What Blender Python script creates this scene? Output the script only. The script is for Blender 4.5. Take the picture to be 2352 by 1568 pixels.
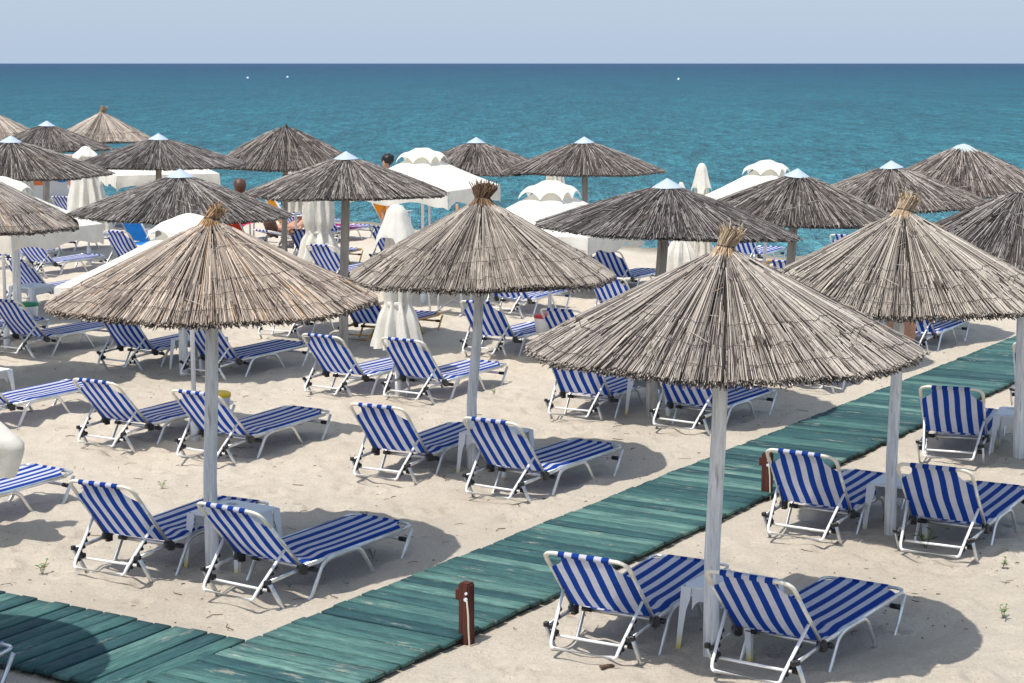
import bpy, bmesh, math, random
import numpy as np
from mathutils import Vector, Matrix
R_=math.radians
random.seed(7)
for o in list(bpy.data.objects): bpy.data.objects.remove(o)
S=bpy.context.scene
COL=S.collection
# ------------------------------------------------------------------ camera, sky, sun
cam=bpy.data.cameras.new('camera'); co=bpy.data.objects.new('camera',cam); COL.objects.link(co)
cam.sensor_width=36; cam.lens=36*4250/2352; cam.clip_start=.1; cam.clip_end=60000
co.location=(0,0,3.9); co.rotation_euler=(math.pi/2-math.atan(639/4250),0,0)
S.camera=co
W=bpy.data.worlds.new('World'); S.world=W; W.use_nodes=True
nt=W.node_tree; bg=nt.nodes['Background']
sky=nt.nodes.new('ShaderNodeTexSky'); sky.sky_type='NISHITA'; sky.sun_disc=False
sky.sun_elevation=R_(67.5); sky.sun_rotation=R_(225)
sky.altitude=0; sky.air_density=1; sky.dust_density=2.4; sky.ozone_density=1.0
tn=nt.nodes.new('ShaderNodeMix'); tn.data_type='RGBA'; tn.blend_type='MULTIPLY'; tn.inputs[0].default_value=1; tn.inputs[7].default_value=(1.15,1.0,.86,1)
nt.links.new(sky.outputs[0],tn.inputs[6]); 
hz=nt.nodes.new('ShaderNodeMix'); hz.data_type='RGBA'; hz.inputs[0].default_value=.42; 
tc=nt.nodes.new('ShaderNodeTexCoord'); sp=nt.nodes.new('ShaderNodeSeparateXYZ'); nt.links.new(tc.outputs['Generated'],sp.inputs[0])
hr=nt.nodes.new('ShaderNodeMapRange'); hr.inputs['From Min'].default_value=0; hr.inputs['From Max'].default_value=.045; nt.links.new(sp.outputs['Z'],hr.inputs[0])
hc=nt.nodes.new('ShaderNodeMix'); hc.data_type='RGBA'; hc.inputs[6].default_value=(6.7,8.9,12.0,1); hc.inputs[7].default_value=(4.9,7.1,10.2,1)   # whiter air low over the sea
nt.links.new(hr.outputs[0],hc.inputs[0]); nt.links.new(hc.outputs[2],hz.inputs[7])
nt.links.new(tn.outputs[2],hz.inputs[6]); nt.links.new(hz.outputs[2],bg.inputs[0]); bg.inputs[1].default_value=.100
sl=bpy.data.lights.new('sun','SUN'); sl.energy=3.45; sl.angle=R_(.53); sl.color=(1,.965,.90)
so=bpy.data.objects.new('sun',sl); COL.objects.link(so)
SUND=Vector((.29,.29,-1)).normalized()
so.rotation_euler=SUND.to_track_quat('-Z','Y').to_euler(); so.location=(-5,-5,20)
S.view_settings.view_transform='Standard'; S.view_settings.look='None'
S.view_settings.gamma=1; S.view_settings.exposure=0.42
S.render.engine='CYCLES'
S.cycles.max_bounces=6; S.cycles.transparent_max_bounces=6
# ------------------------------------------------------------------ materials
def mat(name,color=(.5,.5,.5),rough=.6,metal=0,spec=.5):
    m=bpy.data.materials.new(name); m.use_nodes=True
    b=m.node_tree.nodes['Principled BSDF']
    b.inputs['Base Color'].default_value=(*color,1); b.inputs['Roughness'].default_value=rough
    b.inputs['Metallic'].default_value=metal; b.inputs['Specular IOR Level'].default_value=spec
    return m
def N(m,t,**k):
    n=m.node_tree.nodes.new('ShaderNode'+t)
    for a,v in k.items(): setattr(n,a,v)
    return n
def lk(m,a,b): m.node_tree.links.new(a,b)
def B(m): return m.node_tree.nodes['Principled BSDF']
def coords(m,kind='Object',scale=(1,1,1)):
    t=N(m,'TexCoord'); mp=N(m,'Mapping'); mp.inputs['Scale'].default_value=scale
    lk(m,t.outputs[kind],mp.inputs[0]); return mp.outputs[0]
def noise(m,vec,scale,detail=4,rough=.6,dist=0):
    n=N(m,'TexNoise'); n.inputs['Scale'].default_value=scale; n.inputs['Detail'].default_value=detail
    n.inputs['Roughness'].default_value=rough; n.inputs['Distortion'].default_value=dist
    lk(m,vec,n.inputs['Vector']); return n.outputs['Fac']
def ramp(m,fac,stops,interp='LINEAR'):
    r=N(m,'ValToRGB'); r.color_ramp.interpolation=interp; e=r.color_ramp.elements
    while len(e)<len(stops): e.new(.5)
    for x,(p,c) in zip(e,stops): x.position=p; x.color=(*c,1) if len(c)==3 else c
    lk(m,fac,r.inputs[0]); return r.outputs[0]
def mix(m,a,b,fac,mode='MIX'):
    n=N(m,'Mix',data_type='RGBA',blend_type=mode)
    for s,v in ((6,a),(7,b)):
        if hasattr(v,'links'): lk(m,v,n.inputs[s])
        else: n.inputs[s].default_value=(*v,1)
    if hasattr(fac,'links'): lk(m,fac,n.inputs[0])
    else: n.inputs[0].default_value=fac
    return n.outputs[2]
def bump(m,h,strength=.3,dist=.01,prev=None):
    b=N(m,'Bump'); b.inputs['Strength'].default_value=strength; b.inputs['Distance'].default_value=dist
    lk(m,h,b.inputs['Height'])
    if prev is not None: lk(m,prev,b.inputs['Normal'])
    lk(m,b.outputs[0],B(m).inputs['Normal']); return b.outputs[0]
M={}
# sand
m=mat('sand',rough=.95,spec=.12); v=coords(m)
big=noise(m,v,.55,5,.6); fine=noise(m,v,38,4,.75); grain=noise(m,v,210,3,.8)
c=ramp(m,big,[(.3,(.60,.525,.425)),(.7,(.69,.615,.51))])
c=mix(m,c,ramp(m,fine,[(.28,(.72,.70,.68)),(.5,(1,1,1)),(.75,(1.06,1.05,1.04))]),.75,'MULTIPLY')
c=mix(m,c,ramp(m,grain,[(.30,(.40,.37,.35)),(.42,(1,1,1)),(.60,(1,1,1)),(.72,(1.35,1.35,1.32))]),.8,'MULTIPLY')
wet=N(m,'Attribute'); wet.attribute_name='wet'
c=mix(m,c,(.26,.23,.18),wet.outputs['Fac'])
lk(m,c,B(m).inputs['Base Color'])
n1=bump(m,fine,.9,.03); bump(m,grain,.8,.008,n1); M['sand']=m
# sea
m=mat('sea_water',rough=.28,spec=.14); v=coords(m)
geo=N(m,'NewGeometry'); sx=N(m,'SeparateXYZ'); lk(m,geo.outputs['Position'],sx.inputs[0])
add=N(m,'MapRange'); add.inputs['From Min'].default_value=3.7; add.inputs['From Max'].default_value=8.5
lg=N(m,'Math',operation='LOGARITHM'); lg.inputs[1].default_value=2.71828; lk(m,sx.outputs['Y'],lg.inputs[0]); lk(m,lg.outputs[0],add.inputs[0])
c=ramp(m,add.outputs[0],[(0,(.08,.27,.31)),(.10,(.036,.205,.250)),(.30,(.018,.160,.215)),(.50,(.006,.110,.178)),(.72,(.002,.066,.135)),(1,(.001,.038,.10))])
L=[]
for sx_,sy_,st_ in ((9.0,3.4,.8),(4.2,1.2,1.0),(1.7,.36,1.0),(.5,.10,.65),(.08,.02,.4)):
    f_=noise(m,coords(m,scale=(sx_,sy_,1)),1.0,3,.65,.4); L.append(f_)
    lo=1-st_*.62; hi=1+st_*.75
    c=mix(m,c,ramp(m,f_,[(.34,(lo,lo+.04,lo+.06)),(.5,(1,1,1)),(.68,(hi,hi-.05,hi-.08))]),.52,'MULTIPLY')  # light and dark of the wave facets painted into the water colour
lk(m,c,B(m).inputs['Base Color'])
n1=bump(m,L[0],1.0,.22); n1=bump(m,L[1],1.0,.5,n1); bump(m,L[2],1.0,1.6,n1)
B(m).inputs['Roughness'].default_value=.42
M['sea']=m
# weathered reed (tinted by object colour, random per reed)
m=mat('weathered_reed',rough=.8,spec=.2); v=coords(m)
at=N(m,'Attribute'); at.attribute_name='rv'
oi=N(m,'ObjectInfo')
c=ramp(m,at.outputs['Fac'],[(0,(.055,.048,.046)),(.16,(.19,.17,.16)),(.40,(.37,.34,.31)),(.70,(.52,.48,.44)),(.90,(.70,.66,.61)),(.97,(.74,.70,.64)),(1,(.62,.38,.17))])
c=mix(m,c,oi.outputs['Color'],1,'MULTIPLY')
fl=noise(m,v,70,3,.7); c=mix(m,c,ramp(m,fl,[(.30,(.25,.22,.20)),(.42,(1,1,1)),(.60,(1,1,1)),(.74,(1.5,1.5,1.5))]),.85,'MULTIPLY')
pt=noise(m,v,3.2,4,.6); c=mix(m,c,ramp(m,pt,[(.32,(.74,.72,.72)),(.62,(1.05,1.03,1))]),.5,'MULTIPLY')
lk(m,c,B(m).inputs['Base Color']); M['reed']=m
M['thatch']=mat('thatch_underlayer',(.055,.045,.04),.95,0,.1)
M['wire']=mat('rusty_binding_wire',(.05,.035,.03),.8)
m=mat('tuft_straw',rough=.8,spec=.2); at=N(m,'Attribute'); at.attribute_name='rv'
oi=N(m,'ObjectInfo'); c=ramp(m,at.outputs['Fac'],[(0,(.12,.08,.05)),(.4,(.38,.29,.19)),(.8,(.58,.48,.35)),(1,(.68,.60,.48))])
c=mix(m,c,oi.outputs['Color'],1,'MULTIPLY'); lk(m,c,B(m).inputs['Base Color']); M['tuft']=m
# poles
def wood(name,a,b2,sc=(14,14,1.4)):
    m=mat(name,rough=.8,spec=.25); v=coords(m,scale=sc); f=noise(m,v,2.2,6,.65,.4)
    c=ramp(m,f,[(.3,a),(.62,b2)])
    v2=coords(m,scale=(30,30,2.5)); k=noise(m,v2,1.6,3,.5); c=mix(m,c,ramp(m,k,[(.3,(.45,.42,.38)),(.38,(1,1,1))]),.7,'MULTIPLY')
    lk(m,c,B(m).inputs['Base Color']); bump(m,f,.4,.01); return m
M['polewhite']=wood('whitewashed_wood',(.50,.49,.47),(.82,.82,.82))
M['polegrey']=wood('bare_grey_wood',(.27,.24,.21),(.52,.48,.43))
M['cap']=mat('galvanised_metal',(.44,.51,.60),.45,.15)
# lounger
m=mat('aluminium',(.80,.81,.83),.33,.88); v=coords(m); f=noise(m,v,9,4,.6)
lk(m,ramp(m,f,[(.3,(.52,.51,.48)),(.6,(.78,.79,.80))]),B(m).inputs['Base Color']); M['alu']=m
M['tubewhite']=mat('white_painted_tube',(.80,.80,.79),.3)
M['cream']=mat('cream_tube',(.74,.70,.60),.4)
M['must']=mat('mustard_painted_tube',(.52,.28,.05),.4)
M['black']=mat('black_plastic',(.012,.012,.015),.35)
def stripes(name,blue,white,period=.107,trans=.35,phase=0.0):
    m=mat(name,rough=.75,spec=.25); v=coords(m); s=N(m,'SeparateXYZ'); lk(m,v,s.inputs[0])
    a=N(m,'Math',operation='MULTIPLY_ADD'); a.inputs[1].default_value=1/period; a.inputs[2].default_value=100.25+phase
    # slight wander of the weave
    w=noise(m,v,2.3,2,.5); ad=N(m,'Math',operation='MULTIPLY_ADD'); ad.inputs[1].default_value=.012; lk(m,w,ad.inputs[0]); lk(m,s.outputs['X'],ad.inputs[2])
    uv=N(m,'Attribute'); uv.attribute_name='wx'
    ad2=N(m,'Math',operation='ADD'); lk(m,ad.outputs[0],ad2.inputs[0]); lk(m,uv.outputs['Fac'],ad2.inputs[1])
    lk(m,ad2.outputs[0],a.inputs[0])
    fr=N(m,'Math',operation='FRACT'); lk(m,a.outputs[0],fr.inputs[0])
    c=ramp(m,fr.outputs[0],[(0,white),(.495,white),(.505,blue),(1,blue)],'LINEAR')
    d=noise(m,v,14,4,.6); c=mix(m,c,ramp(m,d,[(.3,(.86,.86,.88)),(.6,(1,1,1))]),.8,'MULTIPLY')
    lk(m,c,B(m).inputs['Base Color'])
    wv=noise(m,v,260,2,.5); bump(m,wv,.25,.003)
    tr=N(m,'BsdfTranslucent'); lk(m,c,tr.inputs[0]); mx=N(m,'MixShader'); mx.inputs[0].default_value=trans
    lk(m,B(m).outputs[0],mx.inputs[1]); lk(m,tr.outputs[0],mx.inputs[2])
    lk(m,mx.outputs[0],m.node_tree.nodes['Material Output'].inputs[0]); return m
M['stripe']=stripes('blue_white_stripe_mesh',(.004,.052,.33),(.66,.66,.74))
def cloth(name,col,trans=.3,rough=.85):
    m=mat(name,col,rough,0,.2); v=coords(m); d=noise(m,v,6,4,.6)
    c=ramp(m,d,[(.3,tuple(x*.88 for x in col)),(.65,col)]); lk(m,c,B(m).inputs['Base Color'])
    wv=noise(m,v,22,3,.6); bump(m,wv,.25,.02)
    tr=N(m,'BsdfTranslucent'); lk(m,c,tr.inputs[0]); mx=N(m,'MixShader'); mx.inputs[0].default_value=trans
    lk(m,B(m).outputs[0],mx.inputs[1]); lk(m,tr.outputs[0],mx.inputs[2])
    lk(m,mx.outputs[0],m.node_tree.nodes['Material Output'].inputs[0]); return m
M['canvas']=cloth('white_canvas',(.88,.85,.77),.30)
M['plastic']=mat('white_plastic',(.74,.75,.77),.45)
m=mat('stained_white_plastic',rough=.5); v=coords(m); s=N(m,'SeparateXYZ'); lk(m,v,s.inputs[0])
nz=noise(m,v,9,3,.6); ad=N(m,'Math',operation='MULTIPLY_ADD'); ad.inputs[1].default_value=.12; lk(m,nz,ad.inputs[0]); lk(m,s.outputs['Z'],ad.inputs[2])
lk(m,ramp(m,ad.outputs[0],[(.05,(.68,.52,.06)),(.10,(.74,.68,.42)),(.15,(.74,.75,.77)),(1,(.74,.75,.77))]),B(m).inputs['Base Color']); M['plasticleg']=m
# boardwalk
m=mat('worn_green_boards',rough=.75,spec=.3); at=N(m,'Attribute'); at.attribute_name='rv'
c=ramp(m,at.outputs['Fac'],[(0,(.014,.054,.062)),(.3,(.028,.088,.090)),(.7,(.048,.126,.116)),(1,(.11,.22,.19))])
v=coords(m,scale=(2.2,26,26)); g=noise(m,v,1.6,6,.7,.3)
c=mix(m,c,ramp(m,g,[(.30,(.25,.35,.42)),(.47,(1,1,1)),(.60,(1.1,1.1,1.1)),(.72,(2.3,1.75,1.6))]),.95,'MULTIPLY')
vf=coords(m,scale=(5,95,95)); gf=noise(m,vf,1.4,4,.7); c=mix(m,c,ramp(m,gf,[(.3,(.45,.5,.52)),(.5,(1,1,1)),(.7,(1.7,1.55,1.5))]),.8,'MULTIPLY')
v2=coords(m,scale=(1.0,4.5,1)); ds=noise(m,v2,1.5,6,.8)
c=mix(m,c,(.50,.44,.34),ramp(m,ds,[(.58,(0,0,0)),(.68,(.65,.65,.65))]))
v4=coords(m); gr=noise(m,v4,120,2,.7); c=mix(m,c,(.55,.50,.40),ramp(m,gr,[(.66,(0,0,0)),(.74,(.5,.5,.5))]))
v3=coords(m,scale=(1.3,9,1)); dk=noise(m,v3,1.1,5,.7); c=mix(m,c,(.018,.045,.06),ramp(m,dk,[(.50,(0,0,0)),(.68,(.8,.8,.8))]))
lk(m,c,B(m).inputs['Base Color']); bump(m,g,.5,.01); M['board']=m
M['beam']=mat('dark_beam',(.03,.035,.025),.9)
M['brown']=wood('brown_stained_wood',(.05,.016,.012),(.11,.035,.025))
M['rope']=mat('white_rope',(.65,.58,.45),.9)
M['leaf']=mat('plant_leaf',(.09,.20,.03),.6)
M['stem']=mat('plant_stem',(.12,.10,.04),.8)
M['twig']=mat('dry_debris',(.10,.06,.035),.9)
M['skin']=mat('skin',(.50,.26,.17),.55)
M['hairblack']=mat('black_hair',(.012,.010,.010),.5)
M['hairbrown']=mat('brown_hair',(.085,.035,.018),.5)
M['swim']=mat('dark_swimwear',(.02,.02,.03),.7)
M['pink']=cloth('pink_fabric',(.75,.06,.15),.2)
def fab(n,c): M[n]=cloth(n,c,.3)
fab('fab_blue',(.03,.26,.72)); fab('fab_red',(.60,.05,.02)); fab('fab_orange',(.85,.33,.02)); fab('fab_magenta',(.68,.05,.32)); fab('fab_peach',(.80,.42,.26)); fab('fab_tan',(.32,.22,.10))
M['whitewood']=wood('white_painted_wood',(.55,.57,.62),(.74,.76,.80))
M['lidy']=mat('yellow_lid',(.75,.50,.02),.4); M['lidg']=mat('green_lid',(.01,.20,.08),.4); M['lidr']=mat('red_lid',(.50,.03,.04),.4)
M['bluepaint']=mat('blue_lettering',(.02,.20,.60),.5); M['orangepaint']=mat('orange_sign_panel',(.80,.20,.06),.5); M['signwhite']=mat('white_sign_panel',(.75,.75,.73),.5)
M['steel']=mat('rusty_hook',(.15,.10,.07),.6,.5)
# ------------------------------------------------------------------ object helpers
def mesh_obj(name,me,m=None,parent=None):
    if m is not None and not me.materials: me.materials.append(m)
    o=bpy.data.objects.new(name,me); COL.objects.link(o)
    if parent is not None: o.parent=parent
    return o
def fin(name,bm,m,parent=None,smooth=False):
    me=bpy.data.meshes.new(name); bm.normal_update(); bm.to_mesh(me); bm.free()
    if smooth:
        for p in me.polygons: p.use_smooth=True
    return mesh_obj(name,me,m,parent)
def tag(o,label=None,cat=None,group=None,kind=None):
    if label: o['label']=label
    if cat: o['category']=cat
    if group: o['group']=group
    if kind: o['kind']=kind
    return o
def empty(name,loc,rz=0,label=None,cat=None,group=None):
    o=bpy.data.objects.new(name,None); COL.objects.link(o); o.empty_display_size=.1
    o.location=loc; o.rotation_euler=(0,0,rz); return tag(o,label,cat,group)
def copy_tree(o,parent=None):
    c=o.copy(); COL.objects.link(c)
    if parent is not None: c.parent=parent
    for ch in [x for x in KIDS.get(o.name,[])]: copy_tree(ch,c)
    return c
KIDS={}
def index_kids():
    KIDS.clear()
    for o in bpy.data.objects:
        if o.parent: KIDS.setdefault(o.parent.name,[]).append(o)
def add_box(bm,c,s,rot=None):
    r=bmesh.ops.create_cube(bm,size=1); vs=r['verts']
    bmesh.ops.scale(bm,vec=s,verts=vs)
    if rot is not None: bmesh.ops.rotate(bm,cent=(0,0,0),matrix=rot,verts=vs)
    bmesh.ops.translate(bm,vec=c,verts=vs); return vs
def rounded(pts,r=.05,n=4):
    """fillet a polyline"""
    P=[Vector(p) for p in pts]; out=[P[0]]
    for i in range(1,len(P)-1):
        a=(P[i-1]-P[i]); b=(P[i+1]-P[i]); rr=min(r,a.length*.48,b.length*.48)
        p0=P[i]+a.normalized()*rr; p1=P[i]+b.normalized()*rr
        for k in range(n+1):
            t=k/n; out.append((1-t)**2*p0+2*t*(1-t)*P[i]+t*t*p1)
    out.append(P[-1]); return out
def add_tube(bm,pts,r,n=8,r2=None,up=Vector((1,0,0)),cap=True,radii=None):
    """sweep; r across `up`, r2 the other way"""
    P=[Vector(p) for p in pts]; rings=[]; r2=r if r2 is None else r2
    for i,p in enumerate(P):
        t=(P[min(i+1,len(P)-1)]-P[max(i-1,0)]).normalized()
        s=up-t*up.dot(t)
        if s.length<1e-3: s=Vector((0,0,1))-t*t.z
        s.normalize(); q=t.cross(s)
        k=1 if radii is None else radii[i]
        rings.append([bm.verts.new(p+(s*math.cos(2*math.pi*j/n)*r+q*math.sin(2*math.pi*j/n)*r2)*k) for j in range(n)])
    for a,b in zip(rings,rings[1:]):
        for j in range(n): bm.faces.new((a[j],a[(j+1)%n],b[(j+1)%n],b[j]))
    if cap: bm.faces.new(rings[0][::-1]); bm.faces.new(rings[-1])
def tube_obj(name,pts,r,m,parent,n=8,r2=None,up=Vector((1,0,0)),radii=None):
    bm=bmesh.new(); add_tube(bm,pts,r,n,r2,up,True,radii); return fin(name,bm,m,parent,True)
def add_lathe(bm,prof,n=16,cx=0,cy=0,fn=None,closed=False):
    rings=[]
    for r,z in prof:
        rings.append([bm.verts.new((cx+(fn(r,z,2*math.pi*j/n) if fn else r)*math.cos(2*math.pi*j/n),cy+(fn(r,z,2*math.pi*j/n) if fn else r)*math.sin(2*math.pi*j/n),z)) for j in range(n)])
    for a,b in zip(rings,rings[1:]):
        for j in range(n): bm.faces.new((a[j],a[(j+1)%n],b[(j+1)%n],b[j]))
    if closed: bm.faces.new(rings[0][::-1]); bm.faces.new(rings[-1])
# ------------------------------------------------------------------ ground
rng=np.random.default_rng(3)
def vnoise(x,y,sc,seed):
    r=np.random.default_rng(seed); G=r.random((256,256))
    u=x/sc; v=y/sc; i=np.floor(u).astype(int); j=np.floor(v).astype(int); fu=u-i; fv=v-j
    fu=fu*fu*(3-2*fu); fv=fv*fv*(3-2*fv); i&=255; j&=255; i1=(i+1)&255; j1=(j+1)&255
    return (G[i,j]*(1-fu)*(1-fv)+G[i1,j]*fu*(1-fv)+G[i,j1]*(1-fu)*fv+G[i1,j1]*fu*fv)-.5
WD=np.array([.5366,.8438]); WN=np.array([.8438,-.5366]); W0=np.array([-1.785,12.04])  # main walk: direction, right normal, left edge
VD=np.array([-.8600,.5103]); VN=np.array([-.5103,-.8600])                             # side walk: away from junction, towards viewer
WW=1.15; ZB=.05
SH0=np.array([-13.0,53.8]); SH1=np.array([5.5,39.0]); SHd=(SH1-SH0)/np.linalg.norm(SH1-SH0); SHn=np.array([-SHd[1],SHd[0]])
def box_dist(a,b,a0,a1,b0,b1):
    dx=np.maximum(np.maximum(a0-a,a-a1),0); dy=np.maximum(np.maximum(b0-b,b-b1),0); return np.hypot(dx,dy)
def ground(x,y,detail=True):
    x=np.asarray(x,float); y=np.asarray(y,float)
    z=.055*vnoise(x,y,1.3,1)+.060*vnoise(x+9,y,.52,2)+.038*vnoise(x,y+5,.25,3)+.020*vnoise(x,y,.11,4)
    if detail: z=z+DIMP(x,y)
    for o,d,n,l0,l1 in ((W0,WD,WN,-4,20),(W0,VD,VN,-.02,7)):
        qx=x-o[0]; qy=y-o[1]; a=qx*d[0]+qy*d[1]; b=qx*n[0]+qy*n[1]
        t=np.clip(box_dist(a,b,l0,l1,0,WW)/.45,0,1); t=t*t*(3-2*t)
        edge=np.where(b>WW*.5,-.012,.026)+.020*vnoise(x,y,.35,8)
        z=z*t+edge*(1-t)
        ins=(a>l0)&(a<l1)&(b>.05)&(b<WW-.05); z=np.where(ins,-.03,z)
    s=(x-SH0[0])*SHn[0]+(y-SH0[1])*SHn[1]+1.2*vnoise(x,y,3.5,12)
    z=z-.12*np.clip((s+4)/4,0,1)**1.3-np.clip(s,0,60)*.05
    return z
ND=4600
DX=rng.uniform(-10,12,ND); DY=rng.uniform(10.5,34,ND); DR=rng.uniform(.05,.13,ND); DH=rng.uniform(.008,.034,ND)
GRID={}
def DIMP(x,y):
    z=np.zeros_like(x)
    if x.ndim==0: return z
    for cx,cy,r,h in zip(DX,DY,DR,DH):
        jr=np.searchsorted(ROWY,[cy-2.6*r,cy+2.6*r])
        if jr[0]>=jr[1]: continue
        sl_=slice(jr[0],jr[1]); X=x[sl_]; 
        c=np.nonzero(np.abs(X[0]-cx)<3*r)[0]
        if len(c)==0: continue
        cs=slice(max(c[0]-2,0),c[-1]+3)
        d2=((x[sl_,cs]-cx)**2+(y[sl_,cs]-cy)**2)/r**2
        z[sl_,cs]+=-h*np.exp(-d2)+h*.45*np.exp(-(np.sqrt(d2)-1.5)**2*4)
    return z
NU,NR=620,720
rows=np.concatenate([[-60,-25,-5,4,8],10.0*np.exp(np.linspace(0,math.log(6.2),NR)),[66,75,95,140,400]])
ROWY=rows
u=np.concatenate([[-14,-5,-2.2,-1.4],np.linspace(-1,1,NU),[1.4,2.2,5,14]])
Y=np.repeat(rows[:,None],len(u),1); X=u[None,:]*(np.clip(rows,9,400)[:,None]*.30+1.2)
Z=ground(X,Y)
sh=(X-SH0[0])*SHn[0]+(Y-SH0[1])*SHn[1]+1.2*vnoise(X,Y,3.5,12)
wetv=np.clip((sh+1.6)/1.2,0,1)
nr,nc=X.shape
me=bpy.data.meshes.new('sand_beach')
co_=np.stack([X,Y,Z],-1).reshape(-1,3).astype(np.float32)
idx=np.arange(nr*nc).reshape(nr,nc); q=np.stack([idx[:-1,:-1],idx[:-1,1:],idx[1:,1:],idx[1:,:-1]],-1).reshape(-1,4)
def fast_mesh(me,verts,faces):
    k=faces.shape[1]
    me.vertices.add(len(verts)); me.vertices.foreach_set('co',np.ascontiguousarray(verts,dtype=np.float32).ravel())
    me.loops.add(faces.size); me.loops.foreach_set('vertex_index',faces.astype(np.int32).ravel())
    me.polygons.add(len(faces)); me.polygons.foreach_set('loop_start',np.arange(0,faces.size,k,dtype=np.int32))
    me.polygons.foreach_set('loop_total',np.full(len(faces),k,dtype=np.int32)); me.update(calc_edges=True); 
def fattr(me,name,arr):
    a=me.attributes.new(name,'FLOAT','POINT'); a.data.foreach_set('value',np.ascontiguousarray(arr,dtype=np.float32).ravel())
fast_mesh(me,co_,q); me.polygons.foreach_set('use_smooth',np.ones(len(q),bool)); fattr(me,'wet',wetv)
tag(mesh_obj('sand_beach',me,M['sand']),kind='structure')
def gz(x,y):
    j=np.searchsorted(ROWY,y); j=min(max(j,1),nr-2)
    i=int(np.argmin(np.abs(X[j]-x))); return float(np.mean(Z[j-1:j+2,max(i-1,0):i+2]))
# sea
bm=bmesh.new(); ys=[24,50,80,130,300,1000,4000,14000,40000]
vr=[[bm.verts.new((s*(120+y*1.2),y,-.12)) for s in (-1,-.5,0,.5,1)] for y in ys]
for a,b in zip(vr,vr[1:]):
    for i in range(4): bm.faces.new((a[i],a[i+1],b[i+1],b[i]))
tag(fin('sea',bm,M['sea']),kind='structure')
# ------------------------------------------------------------------ boardwalks
def boardwalk(name,origin,d,n,l0,l1,seed,pitch=.160):
    r=np.random.default_rng(seed); V=[];F=[];rv=[]
    k=int((l1-l0)/pitch)
    for i in range(k):
        a=l0+i*pitch; w=pitch-r.uniform(.015,.022); x0=-r.uniform(-.004,.016); x1=WW+r.uniform(-.006,.022)
        zt=ZB+r.uniform(-.004,.004); tl=r.uniform(-.004,.004); sk=r.uniform(-.003,.003); e=.004
        c=r.random(); b=len(V)
        nx=8
        for ix in range(nx+1):
            t=ix/nx; xx=x0+(x1-x0)*t; dz=tl*(t-.5)+.003*math.sin(t*3.1+i)
            for (yy,zz) in ((a+sk*t,-.028),(a+sk*t,-e),(a+sk*t+e,0),(a+w-e+sk*t,0),(a+w+sk*t,-e),(a+w+sk*t,-.028)):
                V.append((xx,yy,zt+zz+dz)); rv.append(c)
        for ix in range(nx):
            p=b+ix*6
            for s in range(6): F.append((p+s,p+(s+1)%6,p+6+(s+1)%6,p+6+s))
        F.append((b,b+5,b+4,b+1)); F.append((b+1,b+4,b+3,b+2)); p=b+nx*6
        F.append((p,p+1,p+4,p+5)); F.append((p+1,p+2,p+3,p+4))
    me=bpy.data.meshes.new(name); fast_mesh(me,np.array(V),np.array(F)); fattr(me,'rv',np.array(rv))
    o=mesh_obj(name,me,M['board']); o.location=(origin[0],origin[1],0)
    bx=Vector((n[0],n[1],0)); by=Vector((d[0],d[1],0)); flip=bx.cross(by).z<0
    mt=Matrix((( bx.x,by.x,0,0),(bx.y,by.y,0,0),(0,0,1,0),(0,0,0,1)))
    if flip: # mirror inside the mesh so the object keeps a pure rotation
        cs=np.array(V); cs[:,0]=WW-cs[:,0]; me.vertices.foreach_set('co',cs.astype(np.float32).ravel()); me.flip_normals()
        bx=-bx; mt=Matrix(((bx.x,by.x,0,0),(bx.y,by.y,0,0),(0,0,1,0),(0,0,0,1)))
        loc=Vector((origin[0],origin[1],0))-bx*WW; o.location=loc
    o.rotation_euler=mt.to_euler()
    tag(o,kind='structure')
    bm=bmesh.new()
    for xx in (.06,WW/2,WW-.05): add_box(bm,(xx,(l0+l1)/2,ZB-.028-.034),(.05,l1-l0,.066))
    bb=fin('support_beam',bm,M['beam'],o); return o
boardwalk('boardwalk',W0,WD,WN,-4,21,11)
boardwalk('side_boardwalk',W0,VD,VN,.03,7,12)
# ------------------------------------------------------------------ reed canopies
def prisms(starts,ends,rad,rv,bend=None,nseg=2):
    """thin triangular reeds as arrays"""
    n=len(starts); d=ends-starts; t=d/np.linalg.norm(d,axis=1,keepdims=True)
    up=np.array([0,0,1.0]); s=np.cross(t,up); s/=np.linalg.norm(s,axis=1,keepdims=True)+1e-9; q=np.cross(s,t)
    V=[]
    for k in range(nseg+1):
        f=k/nseg; p=starts+d*f
        if bend is not None: p=p+bend[:,None]*math.sin(f*math.pi)*s
        for a in (R_(90),R_(210),R_(330)):
            V.append(p+(s*math.cos(a)+q*math.sin(a))*rad[:,None]*(1-.15*f if k else 1))
    V=np.stack(V,1); m=3*(nseg+1); F=[]
    for k in range(nseg):
        for j in range(3): F.append((3*k+j,3*k+(j+1)%3,3*k+3+(j+1)%3,3*k+3+j))
    F=np.array(F); base=(np.arange(n)*m)[:,None,None]; FF=(F[None]+base).reshape(-1,4)
    # end caps as degenerate quads are avoided: thin open ends are dark inside
    return V.reshape(-1,3),FF,np.repeat(rv,m)
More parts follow.
